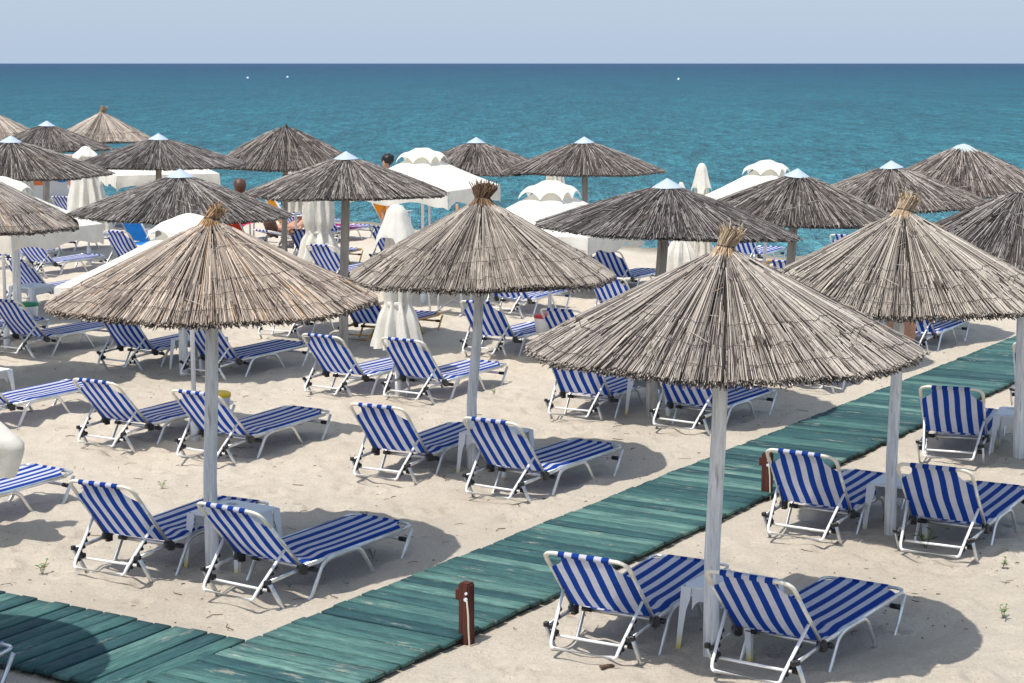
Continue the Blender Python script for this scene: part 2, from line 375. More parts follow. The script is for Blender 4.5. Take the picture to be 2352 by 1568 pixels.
def canopy_mesh(seed,dark):
    r=np.random.default_rng(seed); Rr=1.3; Hc=.60
    if dark: prof=lambda rho: Hc*(1-np.clip(rho,0,2)**1.18)
    else: prof=lambda rho: Hc*((1-rho)+.035*np.sin(2*math.pi*np.clip(rho,0,1))*-1*(rho>.5)-.02*np.sin(2*math.pi*np.clip(rho,0,1))*-1*(rho<=.5))
    sag=[r.uniform(0,6.28) for _ in range(3)]
    def surf(rho,th,off):
        lump=.012*np.sin(3*th+sag[0])*rho+.008*np.sin(7*th+sag[1])*rho
        ed=1+.010*np.sin(2*th+sag[2])+.006*np.sin(9*th)
        return np.stack([Rr*rho*ed*np.cos(th),Rr*rho*ed*np.sin(th),prof(rho)+off+lump],-1)
    Vs=[];Fs=[];A=[];base=0
    def put(V,F,a):
        nonlocal base
        Vs.append(V);Fs.append(F+base);A.append(a);base+=len(V)
    # colour drift around the canopy
    def tone(th,rho,n):
        t=.5+.05*np.sin(5*th+sag[1])+.04*np.sin(13*th+sag[0])
        rv=np.clip(t+r.normal(0,.30,n),0,.96)
        if dark: rv=np.where(r.random(n)<.70,r.uniform(0,.22,n),r.uniform(.40,.96,n))
        if seed==101: rv=np.where(r.random(n)<.03,.99,rv)
        return rv
    n=3700 if not dark else 3900
    # long reeds
    st=r.random(n)**.9*.90+(.03 if not dark else .07); ln=r.uniform(.35,1.0,n) if not dark else r.uniform(.12,.42,n)
    en=np.minimum(st+ln,1.0+r.normal(0,.005,n)); en=np.maximum(en,st+.08)
    th=r.uniform(0,2*math.pi,n)
    th=th+.006*np.sin(th*23+sag[2])+.004*np.sin(th*61)            # bunching
    dth=r.normal(0,.009 if not dark else .014,n)
    off=r.uniform(.0,.024,n)
    V,F,a=prisms(surf(st,th,off+.012*(1-st)),surf(en,th+dth,off*1.0),r.uniform(.0036,.0064,n),tone(th,en,n),r.normal(0,.004,n))
    put(V,F,a)
    # outer rows so that the rim stays dense
    n2=1500; st=r.uniform(.42,.86,n2); en=1.0+r.normal(0,.005,n2); th=r.uniform(0,2*math.pi,n2); off=r.uniform(-.012,.016,n2)
    V,F,a=prisms(surf(st,th,off),surf(en,th+r.normal(0,.008,n2),off),r.uniform(.0036,.0064,n2),tone(th,en,n2),r.normal(0,.005,n2)); put(V,F,a)
    # ragged fringe ends under the rim
    n3=2100; st=r.uniform(.86,.95,n3); en=1.0+r.normal(-.006,.008,n3); th=r.uniform(0,2*math.pi,n3); off=r.uniform(-.030,-.002,n3)
    V,F,a=prisms(surf(st,th,off),surf(en,th+r.normal(0,.008,n3),off-r.uniform(0,.006,n3)),r.uniform(.004,.0075,n3),np.clip(r.normal(.34,.28,n3),0,.95),None,1); put(V,F,a)
    # stray flyaway stems
    n4=70; st=r.uniform(.1,.9,n4); th=r.uniform(0,2*math.pi,n4); en=st+r.uniform(.05,.16,n4)
    V,F,a=prisms(surf(st,th,np.full(n4,.025)),surf(en,th+r.normal(0,.15,n4),r.uniform(.03,.06,n4)),np.full(n4,.0028),r.uniform(.5,1,n4),None,1); put(V,F,a)
    me=bpy.data.meshes.new('reed_canopy'); fast_mesh(me,np.concatenate(Vs),np.concatenate(Fs)); fattr(me,'rv',np.concatenate(A)); me.materials.append(M['reed'])
    # closed inner layer
    bm=bmesh.new(); prof2=[]
    for rho in (0.02,.15,.3,.5,.7,.85,.955): prof2.append((Rr*rho,float(prof(np.array(rho)))-.004))
    for rho in (.955,.85,.6,.3,.02): prof2.append((Rr*rho,float(prof(np.array(rho)))-.05))
    add_lathe(bm,prof2,40)
    me2=bpy.data.meshes.new('thatch_lining'); bm.to_mesh(me2); bm.free(); me2.materials.append(M['thatch'])
    # binding wire rows
    bm=bmesh.new()
    for rho in ([.30,.46,.62,.78,.93] if not dark else [.5,.75,.95]):
        nn=int(2*math.pi*rho*Rr/.035); pts=[]
        step=r.uniform(-.012,.012,60)
        for i in range(nn+1):
            t=2*math.pi*i/nn; sc=abs(math.sin(t*rho*Rr/.16*math.pi/1.0))*.012
            rr=rho+step[int(t*9)%60]+.016*math.sin(t*2+rho*9)+.008*math.sin(t*5)-sc
            pts.append(surf(np.array(rr),np.array(t),np.array(.028)))
        
        k0=0
        while k0<nn:
            k1=min(nn,k0+r.integers(12,46)); add_tube(bm,pts[k0:k1+1],.0024,3,cap=False,up=Vector((0,0,1))); k0=k1+r.integers(1,10)
    me3=bpy.data.meshes.new('binding_wire'); bm.to_mesh(me3); bm.free(); me3.materials.append(M['wire'])
    return me,me2,me3,Hc
def tuft_mesh(seed,kind):
    r=np.random.default_rng(seed); n=560; th=r.uniform(0,6.283,n); a=np.sqrt(r.random(n))
    r0=.065*a; 
    if kind=='flare': r1=.105*a; h=.10+.055*np.sqrt(1-np.minimum(a,1)**2)+r.uniform(-.01,.01,n)
    elif kind=='short': r1=.055*a; h=r.uniform(.06,.10,n)
    else: r1=.078*a; h=r.uniform(.09,.135,n)
    lean=np.array([.03,0,0])
    s0=np.stack([.11*a*np.cos(th),.11*a*np.sin(th),np.full(n,-.07)],-1)
    s1=np.stack([.058*a*np.cos(th),.058*a*np.sin(th),np.full(n,.015)],-1)
    s2=np.stack([r1*np.cos(th+.2),r1*np.sin(th+.2),h],-1)+lean
    Vs=[];Fs=[];A=[];b=0; rv=r.random(n)
    for p,q_ in ((s0,s1),(s1,s2)):
        V,F,a_=prisms(p,q_,np.full(n,.0048),rv,r.normal(0,.008,n)); Vs.append(V);Fs.append(F+b);A.append(a_);b+=len(V)
    n=60; th=r.uniform(0,6.283,n); s1=s1[:n]; d=np.stack([np.cos(th)*.6,np.sin(th)*.6,r.uniform(.2,1,n)],-1)*r.uniform(.05,.12,n)[:,None]
    V,F,a_=prisms(s2[:n]-[0,0,.03],s2[:n]+d*.6,np.full(n,.004),r.random(n)); Vs.append(V);Fs.append(F+b);A.append(a_)
    me=bpy.data.meshes.new('top_tuft'); fast_mesh(me,np.concatenate(Vs),np.concatenate(Fs)); fattr(me,'rv',np.concatenate(A)); me.materials.append(M['tuft'])
    bm=bmesh.new(); add_lathe(bm,[(.055,.0),(.063,.006),(.063,.016),(.055,.022)],14); me2=bpy.data.meshes.new('tuft_binding'); bm.to_mesh(me2); bm.free(); me2.materials.append(M['wire'])
    return me,me2
CAN={False:[canopy_mesh(100+i,False) for i in range(3)],True:[canopy_mesh(200+i,True) for i in range(3)]}
TUF={k:tuft_mesh(31+i,k) for i,k in enumerate(('flare','short','mid'))}
bm=bmesh.new(); add_lathe(bm,[(.004,.10),(.160,.006),(.172,-.004),(.166,-.010),(.02,.08)],26); CAPM=bpy.data.meshes.new('metal_cap'); bm.to_mesh(CAPM); bm.free(); CAPM.materials.append(M['cap'])
# name, base, canopy centre, radius, rim z, apex z, dark?, top kind, tint, pole mat, pole r, label
UMB=[
((1.33,11.92),(1.38,11.92),1.29,2.03,2.665,0,'mid',(.75,.72,.69),'polewhite',.052,'large light reed umbrella with frayed straw tuft in the front, right of the boardwalk'),
((-2.34,14.03),(-2.28,14.03),1.27,2.07,2.67,0,'short',(.84,.76,.69),'polewhite',.053,'warm straw coloured reed umbrella with short tied topknot in the left foreground'),
((-.38,17.45),(-.28,17.45),1.27,1.88,2.58,0,'flare',(.72,.68,.64),'polewhite',.048,'grey brown reed umbrella with dark flared brush topknot near the centre'),
((3.15,15.01),(3.18,15.01),1.29,1.99,2.66,0,'mid',(.77,.74,.70),'polewhite',.048,'pale reed umbrella with curled straw topknot right of the front one, beyond the boardwalk'),
((-6.69,22.32),(-6.56,22.32),1.30,1.92,2.60,0,'mid',(.70,.67,.65),'polewhite',.048,'light grey reed umbrella cut by the left edge, over a white canvas parasol'),
((-9.90,44.61),(-9.81,44.61),1.25,2.03,2.69,0,'mid',(.95,.89,.83),'polegrey',.05,'far pale straw umbrella with curled knot against the sea at upper left'),
((-12.53,44.61),(-12.42,44.61),1.27,2.04,2.69,0,'mid',(.95,.89,.83),'polegrey',.05,'far pale straw umbrella cut off by the left edge at the waterline'),
((-2.32,25.29),(-2.26,25.29),1.37,2.12,2.70,1,'cap',(0.712, 0.693, 0.683),'polegrey',.062,'dark reed umbrella with metal cap just left of centre, over a long bare pole'),
((-4.17,23.19),(-4.15,23.19),1.37,2.00,2.58,1,'cap',(0.634, 0.625, 0.625),'polewhite',.055,'dark reed umbrella with metal cap directly behind the warm straw one'),
((-.64,33.2),(-.64,33.2),1.35,1.97,2.58,1,'cap',(0.712, 0.683, 0.673),'polegrey',.055,'dark reed umbrella with metal cap above the brush topknot at centre, near the water'),
((1.26,31.4),(1.22,31.4),1.36,2.07,2.66,1,'cap',(0.654, 0.625, 0.616),'polegrey',.055,'dark reed umbrella with metal cap on a bare pole against open sea'),
((-4.28,34.73),(-4.23,34.73),1.43,1.98,2.72,1,'knot',(0.654, 0.625, 0.616),'polegrey',.055,'dark pointed reed umbrella with small brown knot and no cap against the sea'),
((-6.0,31.3),(-5.95,31.3),1.46,2.18,2.72,1,'cap',(0.577, 0.568, 0.577),'polegrey',.055,'very dark reed umbrella with metal cap between the brown knotted one and the left group'),
((-7.6,28.2),(-7.6,28.2),1.49,2.20,2.80,1,'cap',(0.634, 0.616, 0.606),'polewhite',.065,'dark reed umbrella with wide metal cap touching the left edge'),
((-9.47,37.5),(-9.37,37.5),1.32,2.16,2.74,1,'cap',(0.597, 0.577, 0.577),'polegrey',.07,'small dark reed umbrella with metal cap far left, below the pale straw one'),
((1.56,20.29),(1.70,20.29),1.44,2.06,2.64,1,'cap',(0.558, 0.549, 0.558),'polegrey',.062,'near black tilted reed umbrella with metal cap behind the large front one'),
((3.54,23.8),(3.66,23.8),1.40,1.90,2.55,1,'cap',(0.634, 0.616, 0.606),'polegrey',.060,'dark reed umbrella with lopsided metal cap between the tilted black one and the far right'),
((5.30,26.32),(5.38,26.32),1.39,1.90,2.52,1,'cap',(0.731, 0.702, 0.683),'polewhite',.065,'brownish grey reed umbrella with metal cap behind the pale curled topknot one'),
((7.48,30.51),(7.41,30.51),1.53,1.80,2.54,1,'pale',(.82,.78,.76),'polegrey',.055,'faded umbrella with bleached bluish crown and no cap at far right against the sea'),
((5.02,17.98),(4.98,17.98),1.36,2.03,2.66,1,'none',(0.577, 0.568, 0.577),'polewhite',.052,'dark reed umbrella cut by the right edge, beside the boardwalk'),
((-4.52,10.85),(-4.5,10.85),1.30,2.03,2.70,0,'mid',(1,.97,.95),'polewhite',.052,'reed umbrella outside the lower left corner shading the side boardwalk'),
]
HOOK=None
for i,(b,c,Rr,zr,za,dark,top,tint,pm,pr,label) in enumerate(UMB):
    g='light reed umbrellas with tied topknots' if not dark else 'dark weathered reed umbrellas in rows by the sea'
    root=empty('reed_umbrella',(b[0],b[1],0),0,label,'umbrella',g)
    can,lin,wire,Hc=CAN[bool(dark)][i%3]
    rot=random.uniform(0,6.28) if i else .8
    zr+=.03; za+=(.03 if not dark else 0); h=(za-zr)-(.075 if top=='cap' else 0); sc=(Rr/1.3*.985,Rr/1.3*.985,h/Hc)
    off=Vector((c[0]-b[0],c[1]-b[1],zr))
    tilt=(0,0)
    if i==15: tilt=(R_(-1),R_(2.6))
    if i==16: tilt=(0,R_(2))
    if i==8: tilt=(0,R_(1.2))
    er=Matrix.Rotation(tilt[1],4,'Y')@Matrix.Rotation(tilt[0],4,'X')@Matrix.Rotation(rot,4,'Z')
    o=mesh_obj('reed_canopy',can,None,root); o.location=off; o.rotation_euler=er.to_euler(); o.scale=sc; o.color=(*tint,1)
    l=mesh_obj('thatch_lining',lin,None,o); w=mesh_obj('binding_wire',wire,None,o)
    zt=za-.03
    bend=Vector((off.x*.6,off.y*.6,0))
    pp=[Vector((0,0,-.3)),Vector((0,0,0)),Vector((random.uniform(-.008,.008),0,.7)),Vector((off.x*.5,off.y*.5,zr*.7)),Vector((off.x,off.y,zt-.08))]
    p=tube_obj('pole',pp,pr,M[pm],root,12,radii=[1.06,1.05,1.0,.97,.9])
    if top=='cap':
        k=mesh_obj('metal_cap',CAPM,None,root); k.location=off+Vector((0,0,za-zr-.082)); k.rotation_euler=(tilt[0]+random.uniform(-.05,.05),tilt[1]+random.uniform(-.06,.06),0)
    elif top in('mid','flare','short','knot'):
        tm,tb=TUF['short' if top=='knot' else top]
        k=mesh_obj('top_tuft',tm,None,root); k.location=off+Vector((0,0,za-zr+(.02 if top!='knot' else -.02))); k.rotation_euler=(random.uniform(-.12,.12),random.uniform(-.02,.25),random.uniform(0,1))
        k.scale=((1.2,1.2,.95) if top=='flare' else (1.0,1.0,1.0)) if top!='knot' else (.5,.5,.6); k.color=((.42,.33,.28,1) if top in('flare','knot') else ((.75,.60,.45,1) if top=='short' else (1.0,.95,.9,1)))
        kb=mesh_obj('tuft_binding',tb,None,k)
    elif top=='pale':
        bm=bmesh.new(); add_lathe(bm,[(.01,.10),(.10,.075),(.24,-.01),(.26,-.03)],22,fn=lambda r,z,t:r*(1+.05*math.sin(9*t)))
        k=fin('bleached_crown',bm,M['palecrown'] if 'palecrown' in M else mat('bleached_reed_crown',(.40,.46,.46),.9),root); k.location=off+Vector((0,0,za-zr-.045))
    if i<6:
        bm=bmesh.new(); add_tube(bm,rounded([(0,-pr,0),(0,-pr-.03,-.005),(0,-pr-.035,-.05),(0,-pr-.015,-.06)],.012),.005,6)
        k=fin('hook',bm,M['steel'],root,True); k.location=(off.x*.55,off.y*.5,zr-.14)
# ------------------------------------------------------------------ sun loungers
def prof(pts): return [Vector(p) for p in pts]
HX=.302; ANG=R_(50)
def lounger(frame='alu',arch='cream',foot='alu',tubem='tubewhite',ang=50,seed=0):
    root=empty('sun_lounger',(0,0,0))
    r=random.Random(seed); X1=Vector((1,0,0)); A_=R_(ang)
    hinge=Vector((0,.22,.235))
    def bp(x,t,n=0): # point on the back plane: t up the back, n in front of it
        return hinge+Vector((x,-math.cos(A_)*t+math.sin(A_)*n,math.sin(A_)*t+math.cos(A_)*n))
    for s in (-1,1):
        x=s*(HX+.012)
        # rear loop leg, rail leg, foot loop: one bent flat bar
        tube_obj('side_leg_frame',rounded([(x,-.15,.195),(x,-.004,-.03),(x,.05,-.075),(x,.26,-.075),(x,.315,-.02),(x,.455,.205),(x,.55,.235),(x,.86,.235),(x,.93,.20),(x,1.085,-.02),(x,1.13,-.06),(x,1.37,-.06),(x,1.425,-.01),(x,1.575,.235)],.05,4),.011,M[foot],root,8,.0195)
        tube_obj('seat_rail',[(s*HX,.24,.232),(s*HX,1.0,.243),(s*HX,1.50,.25)],.010,M[frame],root,8,.018)
        tube_obj('rear_rail',[(s*HX,-.155,.205),(s*HX,.30,.225)],.009,M[frame],root,8,.016)
        # backrest bar
        tube_obj('back_rail',[bp(s*HX,-.02),bp(s*HX,.53)],.009,M[frame],root,8,.018)
        bm=bmesh.new(); add_tube(bm,[(s*(HX-.022),.22,.225),(s*(HX+.022),.22,.225)],.036,12,up=Vector((0,1,0)))
        add_box(bm,(s*HX,.25,.205),(.036,.05,.06)); fin('hinge_block',bm,M['black'],root)
        bm=bmesh.new(); add_box(bm,(s*(HX+.012),-.16,.212),(.034,.034,.034)); add_box(bm,(s*(HX-.02),-.15,.20),(.034,.034,.034)); add_box(bm,(s*(HX-.02),-.10,.14),(.05,.045,.04))
        bmesh.ops.bevel(bm,geom=bm.edges[:],offset=.005,segments=1,affect='EDGES'); fin('end_cap',bm,M['black'],root)
        # toothed rack on the support leg
        top=Vector((s*(HX-.012),0,0))+bp(0,.24,-.015); bot=Vector((s*.245,-.235,.085)); d=(bot-top)
        bm=bmesh.new()
        for k in range(5):
            c=top+d*(.34+.125*k); n=Vector((0,1,0)); 
            vs=[bm.verts.new(c+v_) for v_ in (Vector((-.008,.008,.026)),Vector((-.008,.034,-.014)),Vector((-.008,.008,-.020)),Vector((.008,.008,.026)),Vector((.008,.034,-.014)),Vector((.008,.008,-.020)))]
            bm.faces.new(vs[:3]); bm.faces.new(vs[3:][::-1])
            for a_,b_ in ((0,1),(1,2),(2,0)): bm.faces.new((vs[a_],vs[a_+3],vs[b_+3],vs[b_]))
        add_tube(bm,[top+d*.30+Vector((0,.010,0)),top+d*.95+Vector((0,.010,0))],.006,4); fin('rack',bm,M['black'],root)
    # U shaped back support
    t1=bp(HX-.012,.24,-.015); t0=bp(-HX+.012,.24,-.015)
    tube_obj('back_support',rounded([t0,(-.245,-.225,.13),(-.235,-.245,.085),(.235,-.245,.085),(.245,-.225,.13),t1],.07,6),.0115,M[tubem],root,8)
    tube_obj('rear_crossbar',[(-.30,-.10,.125),(.30,-.10,.125)],.0105,M[tubem],root,8,up=Vector((0,0,1)))
    tube_obj('middle_crossbar',[(-.27,.385,.175),(.27,.385,.175)],.011,M[frame],root,8,.017,up=Vector((0,1,0)))
    tube_obj('foot_crossbar',[(-.29,1.52,.155),(.25,1.52,.155)],.010,M[frame],root,8,.014,up=Vector((0,1,0)))
    for x,y,z in ((-.275,.385,.175),(.275,.385,.175),(.27,1.52,.155)): tube_obj('crossbar_cap',[(x-.035,y,z),(x+.035,y,z)],.020,M['black'],root,8,up=Vector((0,1,0)))
    # top arch and foot arch
    tube_obj('back_arch',rounded([bp(-HX,.50),bp(-HX,.68),bp(HX,.68),bp(HX,.50)],.15,8),.0135,M[arch],root,8,.0165,up=Vector((0,.64,.77)))
    tube_obj('foot_arch',rounded([(-HX,1.46,.25),(-HX,1.60,.262),(HX,1.60,.262),(HX,1.46,.25)],.10,7),.012,M[foot],root,8,up=Vector((0,0,1)))
    # fabrics
    def sheet(name,fn,nx,ny,tm):
        V=[];wx=[]
        for j in range(ny+1):
            for i in range(nx+1):
                p,w=fn(i/nx*2-1,j/ny); V.append(tuple(p)); wx.append(w)
        V=np.array(V); g=np.arange((nx+1)*(ny+1)).reshape(ny+1,nx+1)
        F=np.stack([g[:-1,:-1],g[:-1,1:],g[1:,1:],g[1:,:-1]],-1).reshape(-1,4)
        me=bpy.data.meshes.new(name); fast_mesh(me,V,F); fattr(me,'wx',np.array(wx)); me.polygons.foreach_set('use_smooth',np.ones(len(F),bool))
        return mesh_obj(name,me,M[tm],root)
    def width(t,t0,t1,w0=.288,w1=.185):
        if t<t0: return w0
        k=min((t-t0)/(t1-t0),1); return w0-(w0-w1)*math.sin(k*math.pi/2)**.9
    ph=r.uniform(0,6)
    def backf(a,b):
        t=.035+b*.635; w=width(t,.515,.625); x=a*w
        n=-.020*(1-a*a)*math.sin(min(b,1)*math.pi)-.004*math.sin(9*b+ph)*(1-a*a)
        if abs(a)>.97 and t<.51: x=math.copysign(HX+.012,a)
        return bp(x,t,n-.004),0
    sheet('back_fabric',backf,28,30,'stripe')
    def seatf(a,b):
        y=.235+b*1.35; w=width(y,1.46,1.565,.29,.19); x=a*w
        e=math.exp(-((b-.10)/.14)**2)
        z=.262-.020*(1-a*a)*(.5+.5*math.sin(b*math.pi))+.010*math.sin(26*b+ph+2*a)*e*1.2-.012*math.exp(-((b)/.05)**2)+.012*b
        if abs(a)>.97 and y<1.455: x=math.copysign(HX+.013,a); z-=.030
        return Vector((x,y,z)),.014*math.sin(22*b+ph+1.5*a)*e*(1-a*a*.5)
    sheet('seat_fabric',seatf,28,60,'stripe')
    # striped sleeves over the end bars
    for nm,c0,c1,w in (('head_sleeve',bp(-.185,.678),bp(.185,.678),.0205),('foot_sleeve',Vector((-.19,1.599,.263)),Vector((.19,1.599,.263)),.0165)):
        bm=bmesh.new(); add_tube(bm,[c0+(c1-c0)*k/10 for k in range(11)],w,10,up=Vector((0,0,1))); fin(nm,bm,M['stripe'],root,True)
    return root
# x, y, heading, frame kind, label
LG='blue and white striped sun loungers'
LOU=[
(-3.02,13.83,27,0,'left lounger of the pair under the warm straw umbrella in the left foreground'),
(-1.92,13.16,33,0,'right lounger of the pair under the warm straw umbrella, its foot near the boardwalk'),
(.58,11.91,28,0,'left lounger of the near pair on the right, the boardwalk right behind its back'),
(1.60,11.37,34,0,'lounger cut by the bottom edge, right of the large front umbrella pole'),
(2.43,14.87,31,0,'lounger behind the far brown post, left of the pale umbrella pole on the right'),
(3.42,14.39,31,0,'lounger right of the pale umbrella pole, its foot cut by the right edge'),
(4.35,17.92,22,0,'lounger standing alone right of the boardwalk with a white table at its right side'),
(6.06,20.89,22,0,'lounger at the right edge beyond the boardwalk, only its left side in view'),
(-1.16,17.15,29,0,'left lounger of the pair at the centre umbrella with brush topknot'),
(-.08,16.30,34,0,'right lounger of the centre pair, directly in front of the brush topknot umbrella pole'),
(-4.10,18.62,31,0,'second row lounger left of a yellow lidded bin'),
(-2.97,17.95,30,0,'lounger between warm straw umbrella pole and the yellow lidded bin'),
(-5.81,19.70,33,0,'lounger cut by the left edge in the second row, only bed and legs showing'),
(-6.67,24.72,33,0,'lounger at the left edge above the second row, in front of a green lidded bin'),
(-4.98,23.52,32,0,'lounger half under the left rim of the warm straw umbrella, left of a white table'),
(-3.78,22.75,34,0,'lounger behind the white and wooden poles of the warm straw umbrella, bed stretching right'),
(-2.12,21.63,34,0,'sunlit left lounger of the pair below the tied white parasol'),
(-1.16,21.25,32,0,'sunlit right lounger of the pair below the tied white parasol, crossed by the centre pole'),
(-.33,24.50,30,0,'lounger behind the upper centre pole under the brush topknot umbrella rim'),
(.75,24.11,30,0,'lounger backrest beside the red lidded bin, left of the large front umbrella'),
(1.54,27.74,30,0,'lounger backrest between the centre umbrella rim and the large front umbrella'),
(1.70,31.6,30,0,'shaded lounger with dark back under the white parasol corner left of the bare grey pole'),
(.73,20.20,28,0,'left lounger of the pair showing below the large front umbrella rim'),
(1.84,19.45,34,0,'right lounger of the pair showing below the large front umbrella rim, foot to the boardwalk'),
(5.40,24.99,33,0,'lounger with a peach towel over its back beside the far boardwalk'),
(3.58,21.96,28,0,'lounger hidden by the large front umbrella except for its rear legs at the boardwalk'),
(4.05,25.01,28,0,'lounger left of the peach towel one, only its foot end in view'),
(-7.92,30.0,33,0,'lounger second from the left edge standing on the green stained table'),
(-8.85,34.12,29,0,'lounger with pale sunlit bed under the left white parasol flap'),
(-7.79,25.26,33,0,'lounger whose foot end shows right of the green lidded bin'),
(-9.97,35.07,30,0,'lounger with sunlit foot end just behind the left white parasol pole'),
(-9.58,38.38,30,0,'lounger of which only the legs show under the left white parasol flap'),
(-7.35,34.85,30,0,'lounger with dark upright back right of the left white parasol, by the blue chair'),
(-12.25,50.2,30,0,'lounger with steep back against the water beside the far left closed parasol'),
(-10.64,44.23,30,0,'small lounger backrest left of the far left closed parasol'),
(-10.00,44.23,30,0,'small lounger backrest in front of the far left closed parasol'),
(-3.26,32.43,30,0,'lounger with bright back in front of the white tied parasol left of centre'),
(-2.08,25.73,30,1,'mustard framed lounger behind the tied white parasol skirt'),
(-3.92,35.40,25,1,'brown framed lounger with dark back left of the far tied parasol'),
(-4.18,40.6,30,0,'lounger with pink towel on its seat near the waterline'),
(-2.42,35.9,33,0,'lounger backrest left of the white canvas hood at centre'),
(-3.3,26.2,20,0,'lounger whose rear frame shows below the right rim of the warm straw umbrella'),
(-.10,28.64,30,0,'lounger whose legs show under the centre umbrella rim right of its pole'),
(4.39,35.49,30,0,'far lounger with white sunlit foot end beside the bare pole at the waterline'),
(3.24,35.66,30,0,'far lounger with sunlit foot end left of the frayed front topknot'),
(4.47,29.76,30,1,'brown framed lounger top just right of the frayed front topknot'),
(6.33,34.61,30,0,'far lounger headrest in front of the sea under the lopsided cap umbrella'),
(-4.97,42.18,30,0,'far lounger headrest beside the orange beach chair'),
(-4.23,10.03,32,0,'lounger at the lower left corner, only its foot corner in view'),
(-5.03,15.05,32,0,'sunlit lounger at the left edge with only its foot half in view'),
]
protoA=[lounger(seed=1,ang=50),lounger(seed=2,ang=47),lounger(seed=5,ang=52)]
protoB=lounger('must','must','must','must',seed=3)
protoC=lounger(seed=4,ang=14)
index_kids()
used=set()
for i,(x,y,h,k,label) in enumerate(LOU):
    src=protoB if k else protoA[(i*i+i//3)%3]
    if src.name in used: o=copy_tree(src)
    else: o=src; used.add(src.name)
    o.location=(x,y,np.clip(gz(x,y),-.03,.03)*.5); o.rotation_euler=(random.uniform(-.008,.008),random.uniform(-.012,.012),-R_(h))
    tag(o,label,'sun lounger',LG)
# ------------------------------------------------------------------ plastic tables
def table():
    root=empty('plastic_table',(0,0,0)); H_=.43; w=.25
    bm=bmesh.new()
    # top with two cup openings
    import itertools
    n=20; g={}
    def hole(x,y): return any(((x-cx)/.055)**2+((y-cy)/.038)**2<1 for cx,cy in ((-.12,.12),(.12,-.12)))
    n=40
    for i in range(n+1):
        for j in range(n+1):
            x=-w+2*w*i/n; y=-w+2*w*j/n
            rr=.05; ax=abs(x)-(w-rr); ay=abs(y)-(w-rr)
            if ax>0 and ay>0:
                d=math.hypot(ax,ay)
                if d>rr: x=math.copysign(w-rr+ax/d*rr,x); y=math.copysign(w-rr+ay/d*rr,y)
            g[i,j]=bm.verts.new((x,y,H_+(-.006 if (abs(i-n/2)>n/2-1.5 or abs(j-n/2)>n/2-1.5) else 0)))
    for i in range(n):
        for j in range(n):
            cx=-w+2*w*(i+.5)/n; cy=-w+2*w*(j+.5)/n
            if not hole(cx,cy): bm.faces.new((g[i,j],g[i+1,j],g[i+1,j+1],g[i,j+1]))
    ext=bmesh.ops.extrude_face_region(bm,geom=bm.faces[:]); vs=[e for e in ext['geom'] if isinstance(e,bmesh.types.BMVert)]
    bmesh.ops.translate(bm,vec=(0,0,-.018),verts=vs); bmesh.ops.remove_doubles(bm,verts=bm.verts[:],dist=1e-5)
    fin('table_top',bm,M['plastic'],root)
    bm=bmesh.new()
    for k in range(4):
        rot=Matrix.Rotation(k*math.pi/2,4,'Z'); e=w-.004
        nn=14; top=[];bot=[]
        for q_ in range(nn+1):
            t=q_/nn*2-1; x=t*(e-.07); z=H_-.10-.07*max(0,abs(t)-.62)**2/.1444
            top.append(bm.verts.new(rot@Vector((x,-e,H_-.012)))); bot.append(bm.verts.new(rot@Vector((x,-e-.010,z))))
        for a in range(nn): bm.faces.new((top[a],top[a+1],bot[a+1],bot[a]))
    bmesh.ops.solidify(bm,geom=bm.faces[:],thickness=.004); fin('apron',bm,M['plastic'],root)
    for sx in (-1,1):
        for sy in (-1,1):
            bm=bmesh.new(); e=w-.004
            def strip(ax):
                L=[];Rr=[]
                for zt,wd in ((H_-.012,.075),(H_-.10,.072),(H_-.17,.052),(H_-.28,.042),(.0,.034),(-.09,.032)):
                    o_=e+.010+(H_-zt)*.055
                    p0=Vector((sx*o_,sy*o_,zt)); p1=Vector((sx*(o_-(wd if ax else 0)),sy*(o_-(0 if ax else wd)),zt))
                    L.append(bm.verts.new(p0)); Rr.append(bm.verts.new(p1))
                for a in range(len(L)-1): bm.faces.new((L[a],L[a+1],Rr[a+1],Rr[a]))
            strip(True); strip(False); bmesh.ops.remove_doubles(bm,verts=bm.verts[:],dist=1e-5); bmesh.ops.recalc_face_normals(bm,faces=bm.faces[:])
            bmesh.ops.solidify(bm,geom=bm.faces[:],thickness=.005); fin('leg',bm,M['plasticleg'],root)
    return root
tp=table(); index_kids()
for i,(x,y,h,label) in enumerate([
 (-2.20,14.26,33,'white plastic table with cup holes between the loungers under the warm straw umbrella'),
 (1.50,12.2,33,'white plastic table behind the pole of the large front umbrella'),
 (-.15,17.45,33,'white plastic table at the centre pole between two loungers'),
 (3.33,15.28,30,'white plastic table behind the pale umbrella pole on the right'),
 (5.16,18.38,22,'white plastic table at the right edge beside a whitewashed pole'),
 (-4.02,23.55,33,'white plastic table by a wooden pole under the rim of the warm straw umbrella'),
 (1.66,20.6,33,'white plastic table between the loungers under the large front umbrella rim'),
 (-6.12,21.0,33,'white plastic table at the left edge behind the second row bed'),
 (-7.62,29.2,33,'green stained white plastic table left of the long white canopy tip'),
 (-3.75,34.6,30,'white plastic table in shade beneath the far tied parasol')]):
    o=tp if i==0 else copy_tree(tp); o.location=(x,y,-.01); o.rotation_euler=(0,0,-R_(h)); tag(o,label,'table','white plastic side tables under the umbrellas')
